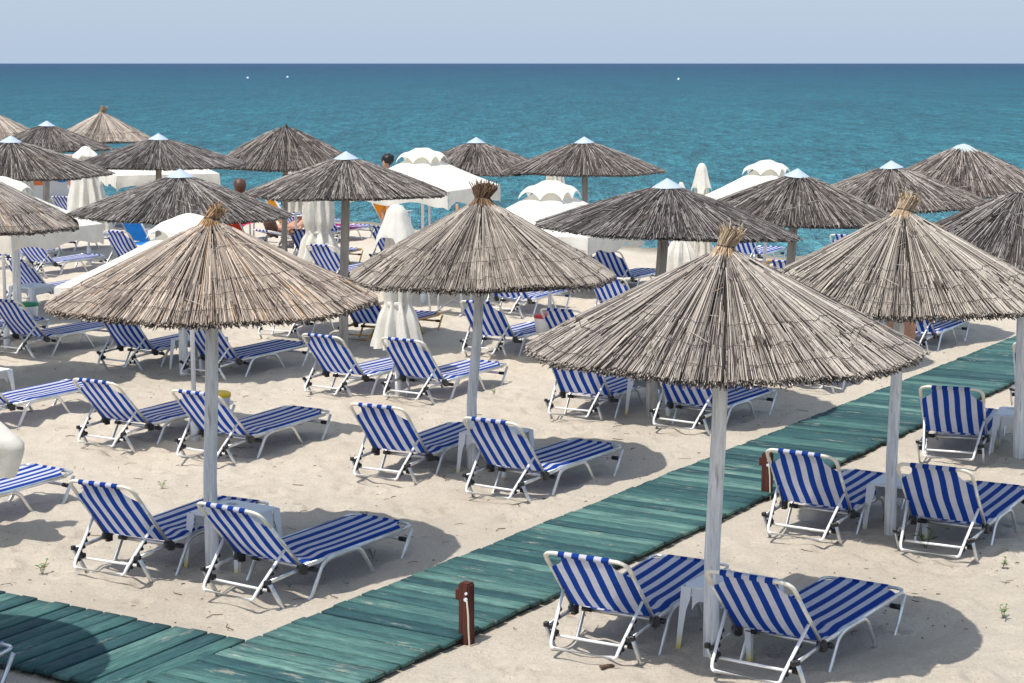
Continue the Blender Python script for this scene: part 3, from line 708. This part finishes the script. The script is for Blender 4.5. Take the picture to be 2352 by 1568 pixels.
# ------------------------------------------------------------------ white canvas parasols, open
def open_parasol(x,y,rot,half,ze,za,label,vent=.45,lean=(0,0),seed=0,fl=.255):
    r=random.Random(seed); root=empty('canvas_parasol',(x,y,0),0,label,'parasol','open white square canvas parasols')
    tube_obj('pole',[(0,0,.0),(0,0,za-.02)],.024,M['plastic'],root,10)
    tube_obj('base_sleeve',[(0,0,-.1),(0,0,.36)],.045,M['plastic'],root,12)
    T=Matrix.Rotation(rot,4,'Z'); n=14
    def P(u,v): # square param -1..1; height by the ring distance
        k=max(abs(u),abs(v)); sagm=.035*math.sin(k*math.pi)*(1-abs(abs(u)-abs(v)))   # panels hang between ribs
        along=(abs(u)+abs(v)-k)/max(k,1e-6)
        z=za-(za-ze)*k-sagm*.8-.03*k*(1-along**2)*0
        s=half/math.sqrt(2)
        return T@Vector((u*s,v*s,z))
    bm=bmesh.new(); g={}
    for i in range(2*n+1):
        for j in range(2*n+1): g[i,j]=bm.verts.new(P(i/n-1,j/n-1))
    for i in range(2*n):
        for j in range(2*n): bm.faces.new((g[i,j],g[i+1,j],g[i+1,j+1],g[i,j+1]))
    fin('canopy',bm,M['canvas'],root,True)
    # four hanging flaps
    for k in range(4):
        bm=bmesh.new(); T2=T@Matrix.Rotation(k*math.pi/2,4,'Z'); s=half/math.sqrt(2); a=[];b=[];c=[]
        for q_ in range(25):
            t=q_/24*2-1; z0=P(-1,t)[2] if False else ze-.028*0
            z0=za-(za-ze)-.0
            hang=fl*(.86+.14*math.cos(t*math.pi*2+1))+ (.05 if abs(t)>.93 else 0)
            wob=.018*math.sin(t*7+k*2+seed)+.012*math.sin(t*15+seed)
            a.append(bm.verts.new(T2@Vector((s+.002,t*s,z0+.001)))); b.append(bm.verts.new(T2@Vector((s+.012+wob*.5,t*(s+.006),z0-hang*.5)))); c.append(bm.verts.new(T2@Vector((s+.005+wob,t*(s+.012),z0-hang))))
        for q_ in range(24):
            bm.faces.new((a[q_],a[q_+1],b[q_+1],b[q_])); bm.faces.new((b[q_],b[q_+1],c[q_+1],c[q_]))
        fin('valance',bm,M['canvas'],root,True)
    # raised vent with scalloped edge
    bm=bmesh.new(); m_=8; g={}; s=vent/math.sqrt(2)
    for i in range(2*m_+1):
        for j in range(2*m_+1):
            u=i/m_-1; v=j/m_-1; k=max(abs(u),abs(v)); t=(u if abs(v)>=abs(u) else v)
            zc=za-(za-ze)*k*vent/half
            z=zc+.085*(1-k**3)-.05*(1-min(k*3,1))**2+.010+.105*abs(math.sin(math.pi*t))**.8*max(0,k-.45)/.55-.004*math.sin(9*u+4*v+seed)
            g[i,j]=bm.verts.new(T@Vector((u*s,v*s,z)))
    for i in range(2*m_):
        for j in range(2*m_): bm.faces.new((g[i,j],g[i+1,j],g[i+1,j+1],g[i,j+1]))
    fin('vent_cap',bm,M['canvas'],root,True)
    # ribs
    bm=bmesh.new()
    for sx in (-1,1):
        for sy in (-1,1):
            e=T@Vector((sx*half/math.sqrt(2)*.98,sy*half/math.sqrt(2)*.98,ze-.02)); add_tube(bm,[(0,0,za-.04),e],.008,5,up=Vector((0,0,1)))
    fin('rib_frame',bm,M['plastic'],root)
    if lean!=(0,0): root.rotation_euler=(lean[0],lean[1],0)
    return root
# corner at angle: square corner direction (0.34,-.94)  -> rot so that corner (1,-1) points there
def crot(dx,dy): return math.atan2(dy,dx)+math.pi/4
open_parasol(.5,24.34,crot(.45,-1.25),1.33,1.74,2.33,'open white canvas parasol with scalloped vent, behind the centre and tilted black umbrellas',seed=1)
open_parasol(-1.45,30.0,crot(.45,-1.25),1.33,1.93,2.50,'open white canvas parasol beside the black haired person near the water',seed=2)
open_parasol(4.21,30.69,crot(.45,-1.25),1.35,1.68,2.27,'open white canvas parasol on the right, half behind the lopsided cap umbrella',seed=3)
open_parasol(-6.95,25.17,crot(.45,-1.25),1.35,1.70,2.33,'open white canvas parasol at the left edge beneath the light grey reed umbrella',seed=4)
open_parasol(-3.30,18.9,crot(.45,-1.25),1.37,1.68,2.33,'open white canvas parasol behind the warm straw umbrella, long tip reaching left',seed=5)
open_parasol(-6.53,34.22,crot(-.5,-1.2),1.31,1.92,2.45,'open white canvas parasol under the very dark reed umbrella near the water',seed=6)
# ------------------------------------------------------------------ white canvas parasols, closed
def closed_parasol(x,y,label,prof_,tie=None,vent=None,folds=9,seed=0,pr=.022):
    root=empty('closed_parasol',(x,y,0),0,label,'parasol','closed white canvas parasols tied to their poles')
    ztop=prof_[0][1]
    tube_obj('pole',[(0,0,-.1),(0,0,ztop-.03)],pr,M['plastic'],root,10)
    tube_obj('base_sleeve',[(0,0,-.1),(0,0,.36)],.042,M['plastic'],root,12)
    zs=[p[1] for p in prof_]; rs=[p[0] for p in prof_]; z1,z0=max(zs),min(zs)
    bm=bmesh.new(); pr2=[]; NZ=34
    for k in range(NZ+1):
        z=z1+(z0-z1)*k/NZ; pr2.append((float(np.interp(z,zs[::-1],rs[::-1])),z))
    def fn(r,z,t):
        a=(z1-z)/(z1-z0); f=math.sin(folds*t+seed+.8*math.sin(3*t+z*2))
        return r*(1+(.14+.16*a)*f+.07*math.sin(2*folds*t+z*5+seed)+.04*math.sin(3*folds*t-z*9))
    add_lathe(bm,pr2,90,fn=fn); fin('folded_canopy',bm,M['canvas'],root,True)
    if tie: 
        bm=bmesh.new(); rt=float(np.interp(tie,zs[::-1],rs[::-1])); add_lathe(bm,[(rt*1.02,tie+.03),(rt*1.10,tie+.012),(rt*1.10,tie-.012),(rt*1.02,tie-.03)],24)
        add_box(bm,(.3*rt,-rt*1.12,tie-.12),(.035,.012,.24)); fin('tie_strap',bm,M['canvas'],root,True)
    if vent:
        zt,zb,r1=vent; bm=bmesh.new(); pv=[(.012,zt),(r1*.30,zt-.02),(r1*.50,zt-.08),(r1*.68,zt-(zt-zb)*.5),(r1*.95,zb+.05),(r1,zb)]
        NN=72; rings=[]
        for q_,(r,z) in enumerate([(float(np.interp(x_,range(6),[p[0] for p in pv])),float(np.interp(x_,range(6),[p[1] for p in pv]))) for x_ in np.linspace(0,5,16)]):
            q_=q_/3
            rings.append([])
            for j in range(NN):
                t=2*math.pi*j/NN; k=q_/5; rr=r*(1+.16*k*math.sin(4*t+seed)+.05*k*math.sin(9*t)); zz=z-(.16*k**2)*max(0,math.sin(4*t+seed))+.05*k**2
                rings[-1].append(bm.verts.new((rr*math.cos(t),rr*math.sin(t),zz)))
        for a,b in zip(rings,rings[1:]):
            for j in range(NN): bm.faces.new((a[j],a[(j+1)%NN],b[(j+1)%NN],b[j]))
        fin('vent_flap',bm,M['canvas'],root,True)
    return root
P_A=[(.02,2.24),(.10,2.08),(.14,1.6),(.15,1.3),(.125,1.10),(.18,.95),(.21,.8),(.245,.62),(.25,.58)]
closed_parasol(-1.35,21.66,'closed white parasol with wide pleated skirt left of the centre pole',P_A,tie=1.10,vent=(2.27,1.84,.235),seed=.5)
closed_parasol(-3.52,33.6,'closed white parasol tied at its waist right of the mustard frames, left of centre',[(.02,2.0),(.20,1.8),(.23,1.4),(.24,1.05),(.18,.86),(.27,.7),(.33,.45),(.38,.28)],tie=.86,seed=1.3)
closed_parasol(3.16,30.9,'slim closed white parasol with domed top against the sea on the right',[(.02,2.2),(.09,2.0),(.12,1.5),(.13,1.2),(.16,.8),(.2,.6)],vent=(2.26,1.80,.165),seed=2.2)
closed_parasol(.79,33.9,'closed white parasol behind the scalloped vent of the open parasol at centre',[(.02,2.1),(.12,1.95),(.17,1.6),(.19,1.2),(.22,.8)],seed=3.1)
closed_parasol(-8.23,35.86,'closed white parasol hanging wide at far left beside the steep blue backrest',[(.02,2.25),(.14,2.1),(.20,1.9),(.28,1.4),(.33,1.0),(.37,.7)],seed=4.0,vent=(2.32,2.08,.26))
closed_parasol(2.74,30.0,'closed white parasol with a strap next to the bare grey pole behind the front umbrella',[(.02,2.0),(.10,1.8),(.13,1.3),(.09,1.12),(.20,.85),(.30,.35),(.33,.30)],tie=1.12,seed=5.0)
closed_parasol(-9.66,36.67,'closed cream parasol in front of the orange sign at far left',[(.02,2.1),(.12,1.9),(.16,1.4),(.2,.9)],seed=6.0)
closed_parasol(-4.35,37.2,'closed cream parasol behind the wooden poles left of the tied white one',[(.02,2.0),(.14,1.8),(.17,1.4),(.17,.95)],seed=7.0)
closed_parasol(-4.42,14.9,'closed white parasol at the left edge with a billowing pointed hem',[(.02,2.2),(.1,2.0),(.13,1.4),(.16,1.05),(.24,.98),(.40,.84),(.30,.56)],seed=2.6,folds=4)
o=tube_obj('parasol_pole',[(0,0,-.1),(0,0,1.5),(0,0,2.25)],.024,M['plastic'],None,10); o.location=(-1.47,33.0,0); tag(o,'bare white parasol pole standing alone behind the open parasol at the waterline','pole')
# ------------------------------------------------------------------ bins, posts, plants
def bin_(x,y,z,lid,label):
    root=empty('bin',(x,y,0),0,label,'bin','white bins with coloured lids')
    bm=bmesh.new(); add_lathe(bm,[(.02,z-.26),(.105,z-.26),(.135,z-.03),(.135,z-.02)],20); fin('bucket',bm,M['plastic'],root,True)
    bm=bmesh.new(); add_lathe(bm,[(.138,z-.035),(.142,z-.02),(.138,z),(.12,z+.012),(.01,z+.016)],20); fin('lid',bm,M[lid],root,True)
    tube_obj('stand',[(0,0,-.1),(0,0,z-.26)],.045,M['plastic'],root,10)
bin_(-3.07,19.0,.50,'lidy','white bin with yellow lid behind the warm straw umbrella pole')
bin_(-7.0,26.6,.46,'lidg','white bin with green lid near the left edge')
bin_(.43,24.45,.58,'lidr','white bin with red lid beside a lounger backrest at centre right')
def post(x,y,label):
    root=empty('wooden_post',(x,y,0),-R_(32),label,'post','brown posts along the boardwalk')
    bm=bmesh.new(); add_box(bm,(0,0,.13),(.085,.085,.56)); bmesh.ops.bevel(bm,geom=bm.edges[:],offset=.010,segments=2,affect='EDGES'); fin('post',bm,M['brown'],root)
    bm=bmesh.new(); add_box(bm,(-.055,-.01,.325),(.030,.05,.075)); bmesh.ops.bevel(bm,geom=bm.edges[:],offset=.004,segments=1,affect='EDGES'); fin('bracket',bm,M['brown'],root)
    tube_obj('rope',rounded([(.03,-.048,.31),(.04,-.056,.29),(.052,-.058,.2),(.055,-.06,.1),(.058,-.055,.0),(.06,-.05,-.06)],.03),.007,M['rope'],root,6)
    bm=bmesh.new(); add_tube(bm,[(.028,-.043,.345),(.028,-.052,.345)],.010,8,up=Vector((0,0,1))); add_tube(bm,[(.028,-.047,.305),(.028,-.06,.305)],.013,8,up=Vector((0,0,1))); fin('rope_fixing',bm,M['plastic'],root)
post(-.31,12.20,'brown wooden post with white rope at the near edge of the boardwalk')
post(2.32,16.45,'brown wooden post with white rope behind the right hand lounger back')
def plant(x,y,s,label,seed):
    r=random.Random(seed); root=empty('beach_plant',(x,y,gz(x,y)),r.uniform(0,6),label,'plant','small green shoots growing in the sand')
    bm=bmesh.new(); bl=bmesh.new()
    for k in range(3):
        a=r.uniform(0,6.28); tip=Vector((math.cos(a)*.03,math.sin(a)*.03,.05+.05*r.random()))*s; add_tube(bm,[(0,0,-.02),tip*.5+Vector((0,0,.01)),tip],.0022*s,4)
        for q_ in range(4):
            b=r.uniform(0,6.28); o_=tip*(.45+.18*q_); L=r.uniform(.028,.05)*s; d=Vector((math.cos(b),math.sin(b),r.uniform(-.1,.6))).normalized(); sd=d.cross(Vector((0,0,1))).normalized()*L*.26
            v0=bl.verts.new(o_); v1=bl.verts.new(o_+d*L*.5+sd); v2=bl.verts.new(o_+d*L+Vector((0,0,-.004))); v3=bl.verts.new(o_+d*L*.5-sd); bl.faces.new((v0,v1,v2,v3))
    fin('stem',bm,M['stem'],root); fin('leaves',bl,M['leaf'],root)
for i,(x,y,s,l) in enumerate([(-3.65,13.96,1.1,'small green shoot in open sand at lower left'),(-3.25,16.8,.9,'low sprig in the sand left of the warm straw umbrella pole'),(3.81,13.96,1.0,'upper green shoot near the right edge of the foreground'),(3.49,12.71,1.0,'lower green shoot near the right edge of the foreground'),(3.74,18.78,1.1,'green sprout at the right edge of the boardwalk behind a backrest'),(-.22,21.70,1.3,'yellow green weed at the foot of the sunlit lounger by the centre pole'),(3.36,14.62,1.8,'leafy weed under the lounger right of the pale umbrella pole'),(-1.10,14.25,1.0,'dark shoot in the shade at the foot of the near left lounger'),(-2.0,15.3,1.0,'dark shoot in the umbrella shade behind the near left table'),(5.05,18.05,1.2,'leafy sprout with a yellow bit at the foot of the right edge table'),(-1.27,15.7,.5,'tiny green blade in the sand in front of the centre loungers')]):
    plant(x,y,s,l,i)
# fallen reed bits, shell grit and twigs: uncountable litter in one mesh
r=random.Random(5); bm=bmesh.new()
for k in range(900):
    y=12.3*math.exp(r.random()*.75); x=r.uniform(-.31,.31)*y
    a=(x-W0[0])*WN[0]+(y-W0[1])*WN[1]
    if -.1<a<WW+.1: continue
    b2=(x-W0[0])*VN[0]+(y-W0[1])*VN[1]; a2=(x-W0[0])*VD[0]+(y-W0[1])*VD[1]
    if a2>0 and -.1<b2<WW+.1: continue
    z=gz(x,y)+.004; L=r.uniform(.006,.035) if r.random()<.75 else r.uniform(.05,.16); t=r.uniform(0,3.14); d=Vector((math.cos(t),math.sin(t),0))*L
    add_tube(bm,[Vector((x,y,z)),Vector((x,y,z+.004))+d*.5+Vector((-d.y,d.x,0))*.2,Vector((x,y,z))+d],r.uniform(.0012,.004),4,up=Vector((0,0,1)))
tag(fin('beach_litter',bm,M['twig']),'dry twigs, reed bits and grit scattered over the sand','litter',kind='stuff')
bm=bmesh.new(); add_box(bm,(0,0,0),(.11,.035,.02)); bmesh.ops.bevel(bm,geom=bm.edges[:],offset=.006,segments=1,affect='EDGES'); bmesh.ops.bisect_plane
o=fin('driftwood',bm,M['twig']); o.location=(.62,11.62,gz(.62,11.62)+.012); o.rotation_euler=(0,.1,.6); tag(o,'small brown wood chip on sunlit sand in front of the nearest lounger','wood chip')
# ------------------------------------------------------------------ director chairs
def director_chair(x,y,h,m,label,back=.88):
    root=empty('folding_chair',(x,y,0),-R_(h),label,'chair','wooden folding chairs with coloured canvas')
    for s in (-1,1):
        for nm,pts in (('front_post',[(s*.27,.22,0),(s*.27,.22,.62)]),('rear_post',[(s*.27,-.12,.0),(s*.27,-.20,.45),(s*.27,-.20-(back-.45)*.62,back)])):
            tube_obj(nm,pts,.02,M['whitewood'],root,4)
        tube_obj('armrest',[(s*.27,-.26,.63),(s*.27,.28,.64)],.032,M['whitewood'],root,4,.016)
        tube_obj('foot_rail',[(s*.27,-.24,.04),(s*.27,.26,.04)],.018,M['whitewood'],root,4)
    tube_obj('cross_leg',[(-.26,.20,.06),(.26,.20,.42)],.016,M['whitewood'],root,4)
    tube_obj('cross_leg',[(.26,.17,.06),(-.26,.17,.42)],.016,M['whitewood'],root,4)
    def sh(name,fn):
        V=[];n=10
        for j in range(n+1):
            for i in range(n+1): V.append(fn(i/n*2-1,j/n))
        g=np.arange((n+1)**2).reshape(n+1,n+1); F=np.stack([g[:-1,:-1],g[:-1,1:],g[1:,1:],g[1:,:-1]],-1).reshape(-1,4)
        me=bpy.data.meshes.new(name); fast_mesh(me,np.array(V),F); mesh_obj(name,me,M[m],root)
    sh('seat_canvas',lambda a,b:(a*.27,-.2+b*.42,.42-.05*(1-a*a)))
    sh('back_canvas',lambda a,b:(a*.27,-.20-.62*(.01+b*(back-.47))-.05*(1-a*a),.46+b*(back-.47)))
director_chair(-7.15,36.3,35,'fab_blue','white wooden folding chair with bright blue canvas under the dark umbrella at left',.92)
director_chair(-5.0,35.0,35,'fab_red','white wooden folding chair with shiny red canvas behind the warm straw umbrella',1.05)
director_chair(-4.75,40.2,60,'fab_orange','folding beach chair with orange canvas near the water',1.05)
director_chair(-.98,28.7,20,'fab_tan','white folding chair with tan canvas under the centre umbrella rim')
director_chair(-2.62,41.4,50,'fab_orange','folding chair with orange canvas beside the standing person',.85)
# ------------------------------------------------------------------ towels
def towel(x,y,z,h,m,w,pts,label):
    root_me=bpy.data.meshes.new('towel'); V=[];n=12;k=len(pts)
    for j,(yy,zz) in enumerate(pts):
        for i in range(n+1):
            a=i/n*2-1; V.append((a*w*(1+.05*math.sin(j*2.)),yy+.012*math.sin(a*6+j),zz+.010*math.sin(a*9+j*1.3)))
    g=np.arange(k*(n+1)).reshape(k,n+1); F=np.stack([g[:-1,:-1],g[:-1,1:],g[1:,1:],g[1:,:-1]],-1).reshape(-1,4)
    fast_mesh(root_me,np.array(V),F); root_me.polygons.foreach_set('use_smooth',np.ones(len(F),bool)); o=mesh_obj('towel',root_me,M[m]); o.location=(x,y,z); o.rotation_euler=(0,0,-R_(h)); tag(o,label,'towel','towels left on the loungers')
towel(5.40,24.99,0,33,'fab_peach',.20,[(-.262,.20),(-.258,.35),(-.25,.55),(-.235,.70),(-.215,.775),(-.17,.765),(-.13,.70),(-.02,.58)],'peach towel draped over the backrest beside the far boardwalk')
towel(-4.0,40.7,0,30,'fab_magenta',.24,[(.12,.40),(.2,.36),(.32,.33),(.45,.34),(.62,.32),(.8,.30),(.95,.29)],'pink and magenta towel spread on the seat of the lounger near the waterline')
towel(4.15,31.4,.02,30,'fab_red',.30,[(0,.02),(.3,.025),(.6,.02)],'red mat lying on the sand behind the frayed front topknot')
# ------------------------------------------------------------------ sign board
root=empty('sign_board',(-11.2,45.5,0),0,'orange and white beach sign with a blue letter C at far left','sign')
bm=bmesh.new(); add_box(bm,(0,0,.95),(1.25,.05,1.5)); fin('panel',bm,M['signwhite'],root)
for x_,w_ in ((-.43,.36),(.47,.28)):
    bm=bmesh.new(); add_box(bm,(x_,-.032,1.3),(w_,.008,.72)); fin('orange_field',bm,M['orangepaint'],root)
tube_obj('frame_post',[(.66,0,-.2),(.66,0,1.75)],.03,M['black'],root,6); tube_obj('frame_post',[(-.66,0,-.2),(-.66,0,1.75)],.03,M['black'],root,6)
bm=bmesh.new(); add_box(bm,(.02,-.18,.62),(.6,.3,.05)); fin('shelf',bm,M['plastic'],root)
fc=bpy.data.curves.new('letter','FONT'); fc.body='C'; fc.size=.62; fc.extrude=.006; fc.shear=.25; fc.materials.append(M['bluepaint'])
tmp=bpy.data.objects.new('tmp_letter',fc); COL.objects.link(tmp); dg=bpy.context.evaluated_depsgraph_get(); lm=bpy.data.meshes.new_from_object(tmp.evaluated_get(dg)); bpy.data.objects.remove(tmp); fo=bpy.data.objects.new('lettering',lm); COL.objects.link(fo); fo.parent=root; fo.location=(-.10,-.045,1.02); fo.rotation_euler=(math.pi/2,0,0)
# white timber uprights between closed parasols (far)
# ------------------------------------------------------------------ buoys
for (x,y,l) in ((-70.4,498,'white buoy floating far out, left one of the near pair'),(-63.4,528,'white buoy floating far out, right one of the left pair'),(40.9,459,'white buoy floating alone far out on the right')):
    bm=bmesh.new(); bmesh.ops.create_uvsphere(bm,u_segments=14,v_segments=8,radius=.33); add_tube(bm,[(0,0,.25),(0,0,.42)],.08,8,up=Vector((0,1,0)))
    o=fin('buoy',bm,M['plastic'],None,True); o.location=(x,y,-.02); tag(o,l,'buoy','white buoys on the sea')
# ------------------------------------------------------------------ people
def person(name,label,loc,rz,joints,edges,rad,hair,hairm,extra=None):
    root=empty('person',loc,rz,label,'person')
    me=bpy.data.meshes.new('body'); keys=list(joints); me.from_pydata([joints[k] for k in keys],[(keys.index(a),keys.index(b)) for a,b in edges],[])
    o=mesh_obj('body',me,M['skin'],root); md=o.modifiers.new('skin','SKIN')
    for i,k in enumerate(keys):
        sv=me.skin_vertices[0].data[i] if me.skin_vertices else None
    if not me.skin_vertices: 
        pass
    for i,k in enumerate(keys):
        sv=me.skin_vertices[0].data[i]; rr=rad[k]; sv.radius=rr if isinstance(rr,tuple) else (rr,rr)
        sv.use_root=(k=='pelvis')
    ss=o.modifiers.new('s','SUBSURF'); ss.levels=2; ss.render_levels=2
    hd=joints['head']; bm=bmesh.new()
    hair(bm,Vector(hd)); fin('hair',bm,M[hairm],root,True)
    if extra: extra(root)
    return root
RAD=dict(pelvis=(.15,.11),waist=(.125,.095),chest=(.155,.11),neck=.055,chin=.07,head=.092,crown=.07,
 shl=.06,ell=.042,wrl=.028,hal=.035,shr=.06,elr=.042,wrr=.028,har=.035,hil=.09,knl=.06,anl=.04,tol=.032,hir=.09,knr=.06,anr=.04,tor=.032)
for s_ in 'lr':
    for f_ in range(1,6): RAD[f'f{s_}{f_}']=.010
ED=[('pelvis','waist'),('waist','chest'),('chest','neck'),('neck','chin'),('chin','head'),('head','crown'),('chest','shl'),('shl','ell'),('ell','wrl'),('wrl','hal'),('chest','shr'),('shr','elr'),('elr','wrr'),('wrr','har'),('pelvis','hil'),('hil','knl'),('knl','anl'),('anl','tol'),('pelvis','hir'),('hir','knr'),('knr','anr'),('anr','tor')]
for s_ in 'lr': ED+=[('ha'+s_,f'f{s_}{f_}') for f_ in range(1,6)]
def hands(J):
    for s_ in 'lr':
        h_=Vector(J['ha'+s_]); w_=Vector(J['wr'+s_]); d=(h_-w_).normalized(); sd=d.cross(Vector((1,0,0)))
        sd=(sd if sd.length>.1 else d.cross(Vector((0,0,1)))).normalized()
        for f_,(o_,L) in enumerate(((-.030,.078),(-.010,.090),(.010,.085),(.028,.068)),1): J[f'f{s_}{f_}']=tuple(h_+sd*o_*1.3+d*L)
        J[f'f{s_}5']=tuple(h_-sd*.075+d*.025)
    return J
def short_hair(bm,h):
    bmesh.ops.create_icosphere(bm,subdivisions=3,radius=1)
    for v_ in bm.verts:
        n_=math.sin(v_.co.x*9)*math.cos(v_.co.y*8+v_.co.z*7)*.22
        v_.co=Vector((v_.co.x*.125*(1+n_),v_.co.y*.13*(1+n_),v_.co.z*.12*(1+n_)))+h+Vector((0,.05,.06))
def long_hair(bm,h):
    bmesh.ops.create_icosphere(bm,subdivisions=3,radius=1)
    for v_ in bm.verts:
        z=v_.co.z; k=1.0 if z>-.2 else .95
        v_.co=Vector((v_.co.x*.140*k*(1+.05*math.sin(v_.co.x*30)),v_.co.y*.135*k+(.02 if z<0 else 0),z*(.13 if z>0 else .30)))+h+Vector((0,.035,.03))
def trunk_cloth(col,z0,z1,rx,ry):
    def f(root):
        bm=bmesh.new(); add_lathe(bm,[(1,z0),(1.03,(z0+z1)/2),(.98,z1)],24)
        for v_ in bm.verts: v_.co.x*=rx; v_.co.y*=ry
        fin('swimwear',bm,M[col],root,True)
    return f
# standing man, facing left and slightly towards the camera (local -Y is forward)
J=hands(dict(pelvis=(0,0,.98),waist=(0,.0,1.15),chest=(0,.01,1.38),neck=(0,.01,1.54),chin=(0,-.02,1.62),head=(0,-.01,1.70),crown=(0,0,1.77),
 shl=(-.20,.02,1.44),ell=(-.26,.04,1.16),wrl=(-.25,-.10,.95),hal=(-.25,-.15,.88),shr=(.20,.02,1.44),elr=(.27,.05,1.16),wrr=(.26,-.08,.94),har=(.26,-.12,.87),
 hil=(-.10,0,.92),knl=(-.11,-.02,.50),anl=(-.11,.02,.09),tol=(-.12,-.15,.035),hir=(.10,0,.92),knr=(.12,.0,.50),anr=(.13,.04,.09),tor=(.15,-.13,.035)))
pa=person('person','standing person with short curly black hair seen over the capped umbrella left of centre',(-2.78,41.06,.04),R_(-60),J,ED,RAD,short_hair,'hairblack',trunk_cloth('swim',.80,1.04,.165,.125))
J=hands(dict(pelvis=(0,0,.50),waist=(0,.03,.68),chest=(0,.05,.92),neck=(0,.04,1.09),chin=(0,.01,1.17),head=(0,.02,1.24),crown=(0,.02,1.31),
 shl=(-.18,.05,.98),ell=(-.24,-.02,.72),wrl=(-.22,-.24,.66),hal=(-.22,-.31,.66),shr=(.18,.05,.98),elr=(.24,-.02,.72),wrr=(.22,-.24,.66),har=(.22,-.31,.66),
 hil=(-.10,-.04,.47),knl=(-.12,-.46,.50),anl=(-.12,-.50,.09),tol=(-.12,-.66,.04),hir=(.10,-.04,.47),knr=(.12,-.46,.50),anr=(.12,-.50,.09),tor=(.12,-.66,.04)))
pb=person('person','seated person with long brown hair in front of the sea at left',(-6.02,40.9,.0),R_(200),J,ED,RAD,long_hair,'hairbrown',trunk_cloth('pink',.72,1.0,.185,.14))
director_chair(-6.02,40.9,-20,'pink','white folding chair with pink canvas carrying the brown haired person',1.10)
# reclining people (local +Y towards the feet)
def recline(loc,h,label,hair,hm,knee):
    J=hands(dict(pelvis=(0,.42,.37),waist=(0,.25,.375),chest=(0,.03,.40),neck=(0,-.13,.44),chin=(0,-.20,.48),head=(0,-.26,.48),crown=(0,-.33,.48),
     shl=(-.18,-.05,.40),ell=(-.27,.16,.34),wrl=(-.22,.40,.36),hal=(-.20,.47,.36),shr=(.18,-.05,.40),elr=(.27,.16,.34),wrr=(.22,.40,.36),har=(.20,.47,.36),
     hil=(-.10,.46,.36),knl=(-.12,.78,.60),anl=(-.12,1.10,.33),tol=(-.12,1.25,.34),hir=(.10,.46,.36),knr=(.06,.78,knee),anr=(.02,1.16,knee+.02),tor=(.02,1.22,knee+.24)))
    return person('person',label,loc,-R_(h),J,ED,RAD,hair,hm,trunk_cloth('swim',.33,.45,.001,.001) if False else None)
recline((-.86,37.7,.02),-15,'reclining person with one bare foot raised under the open parasol near the water',short_hair,'hairblack',.72)
o=protoC; o.location=(-.86,37.7,0); o.rotation_euler=(0,0,R_(15)); tag(o,'lounger carrying the person with the raised foot near the water','sun lounger',LG)
recline((-5.0,39.4,.02),40,'reclining person in dark swimwear behind the red canvas chair',long_hair,'hairbrown',.55)
o=copy_tree(protoC); o.location=(-5.0,39.4,0); o.rotation_euler=(0,0,-R_(40)); tag(o,'lounger carrying the person behind the red canvas chair','sun lounger',LG)
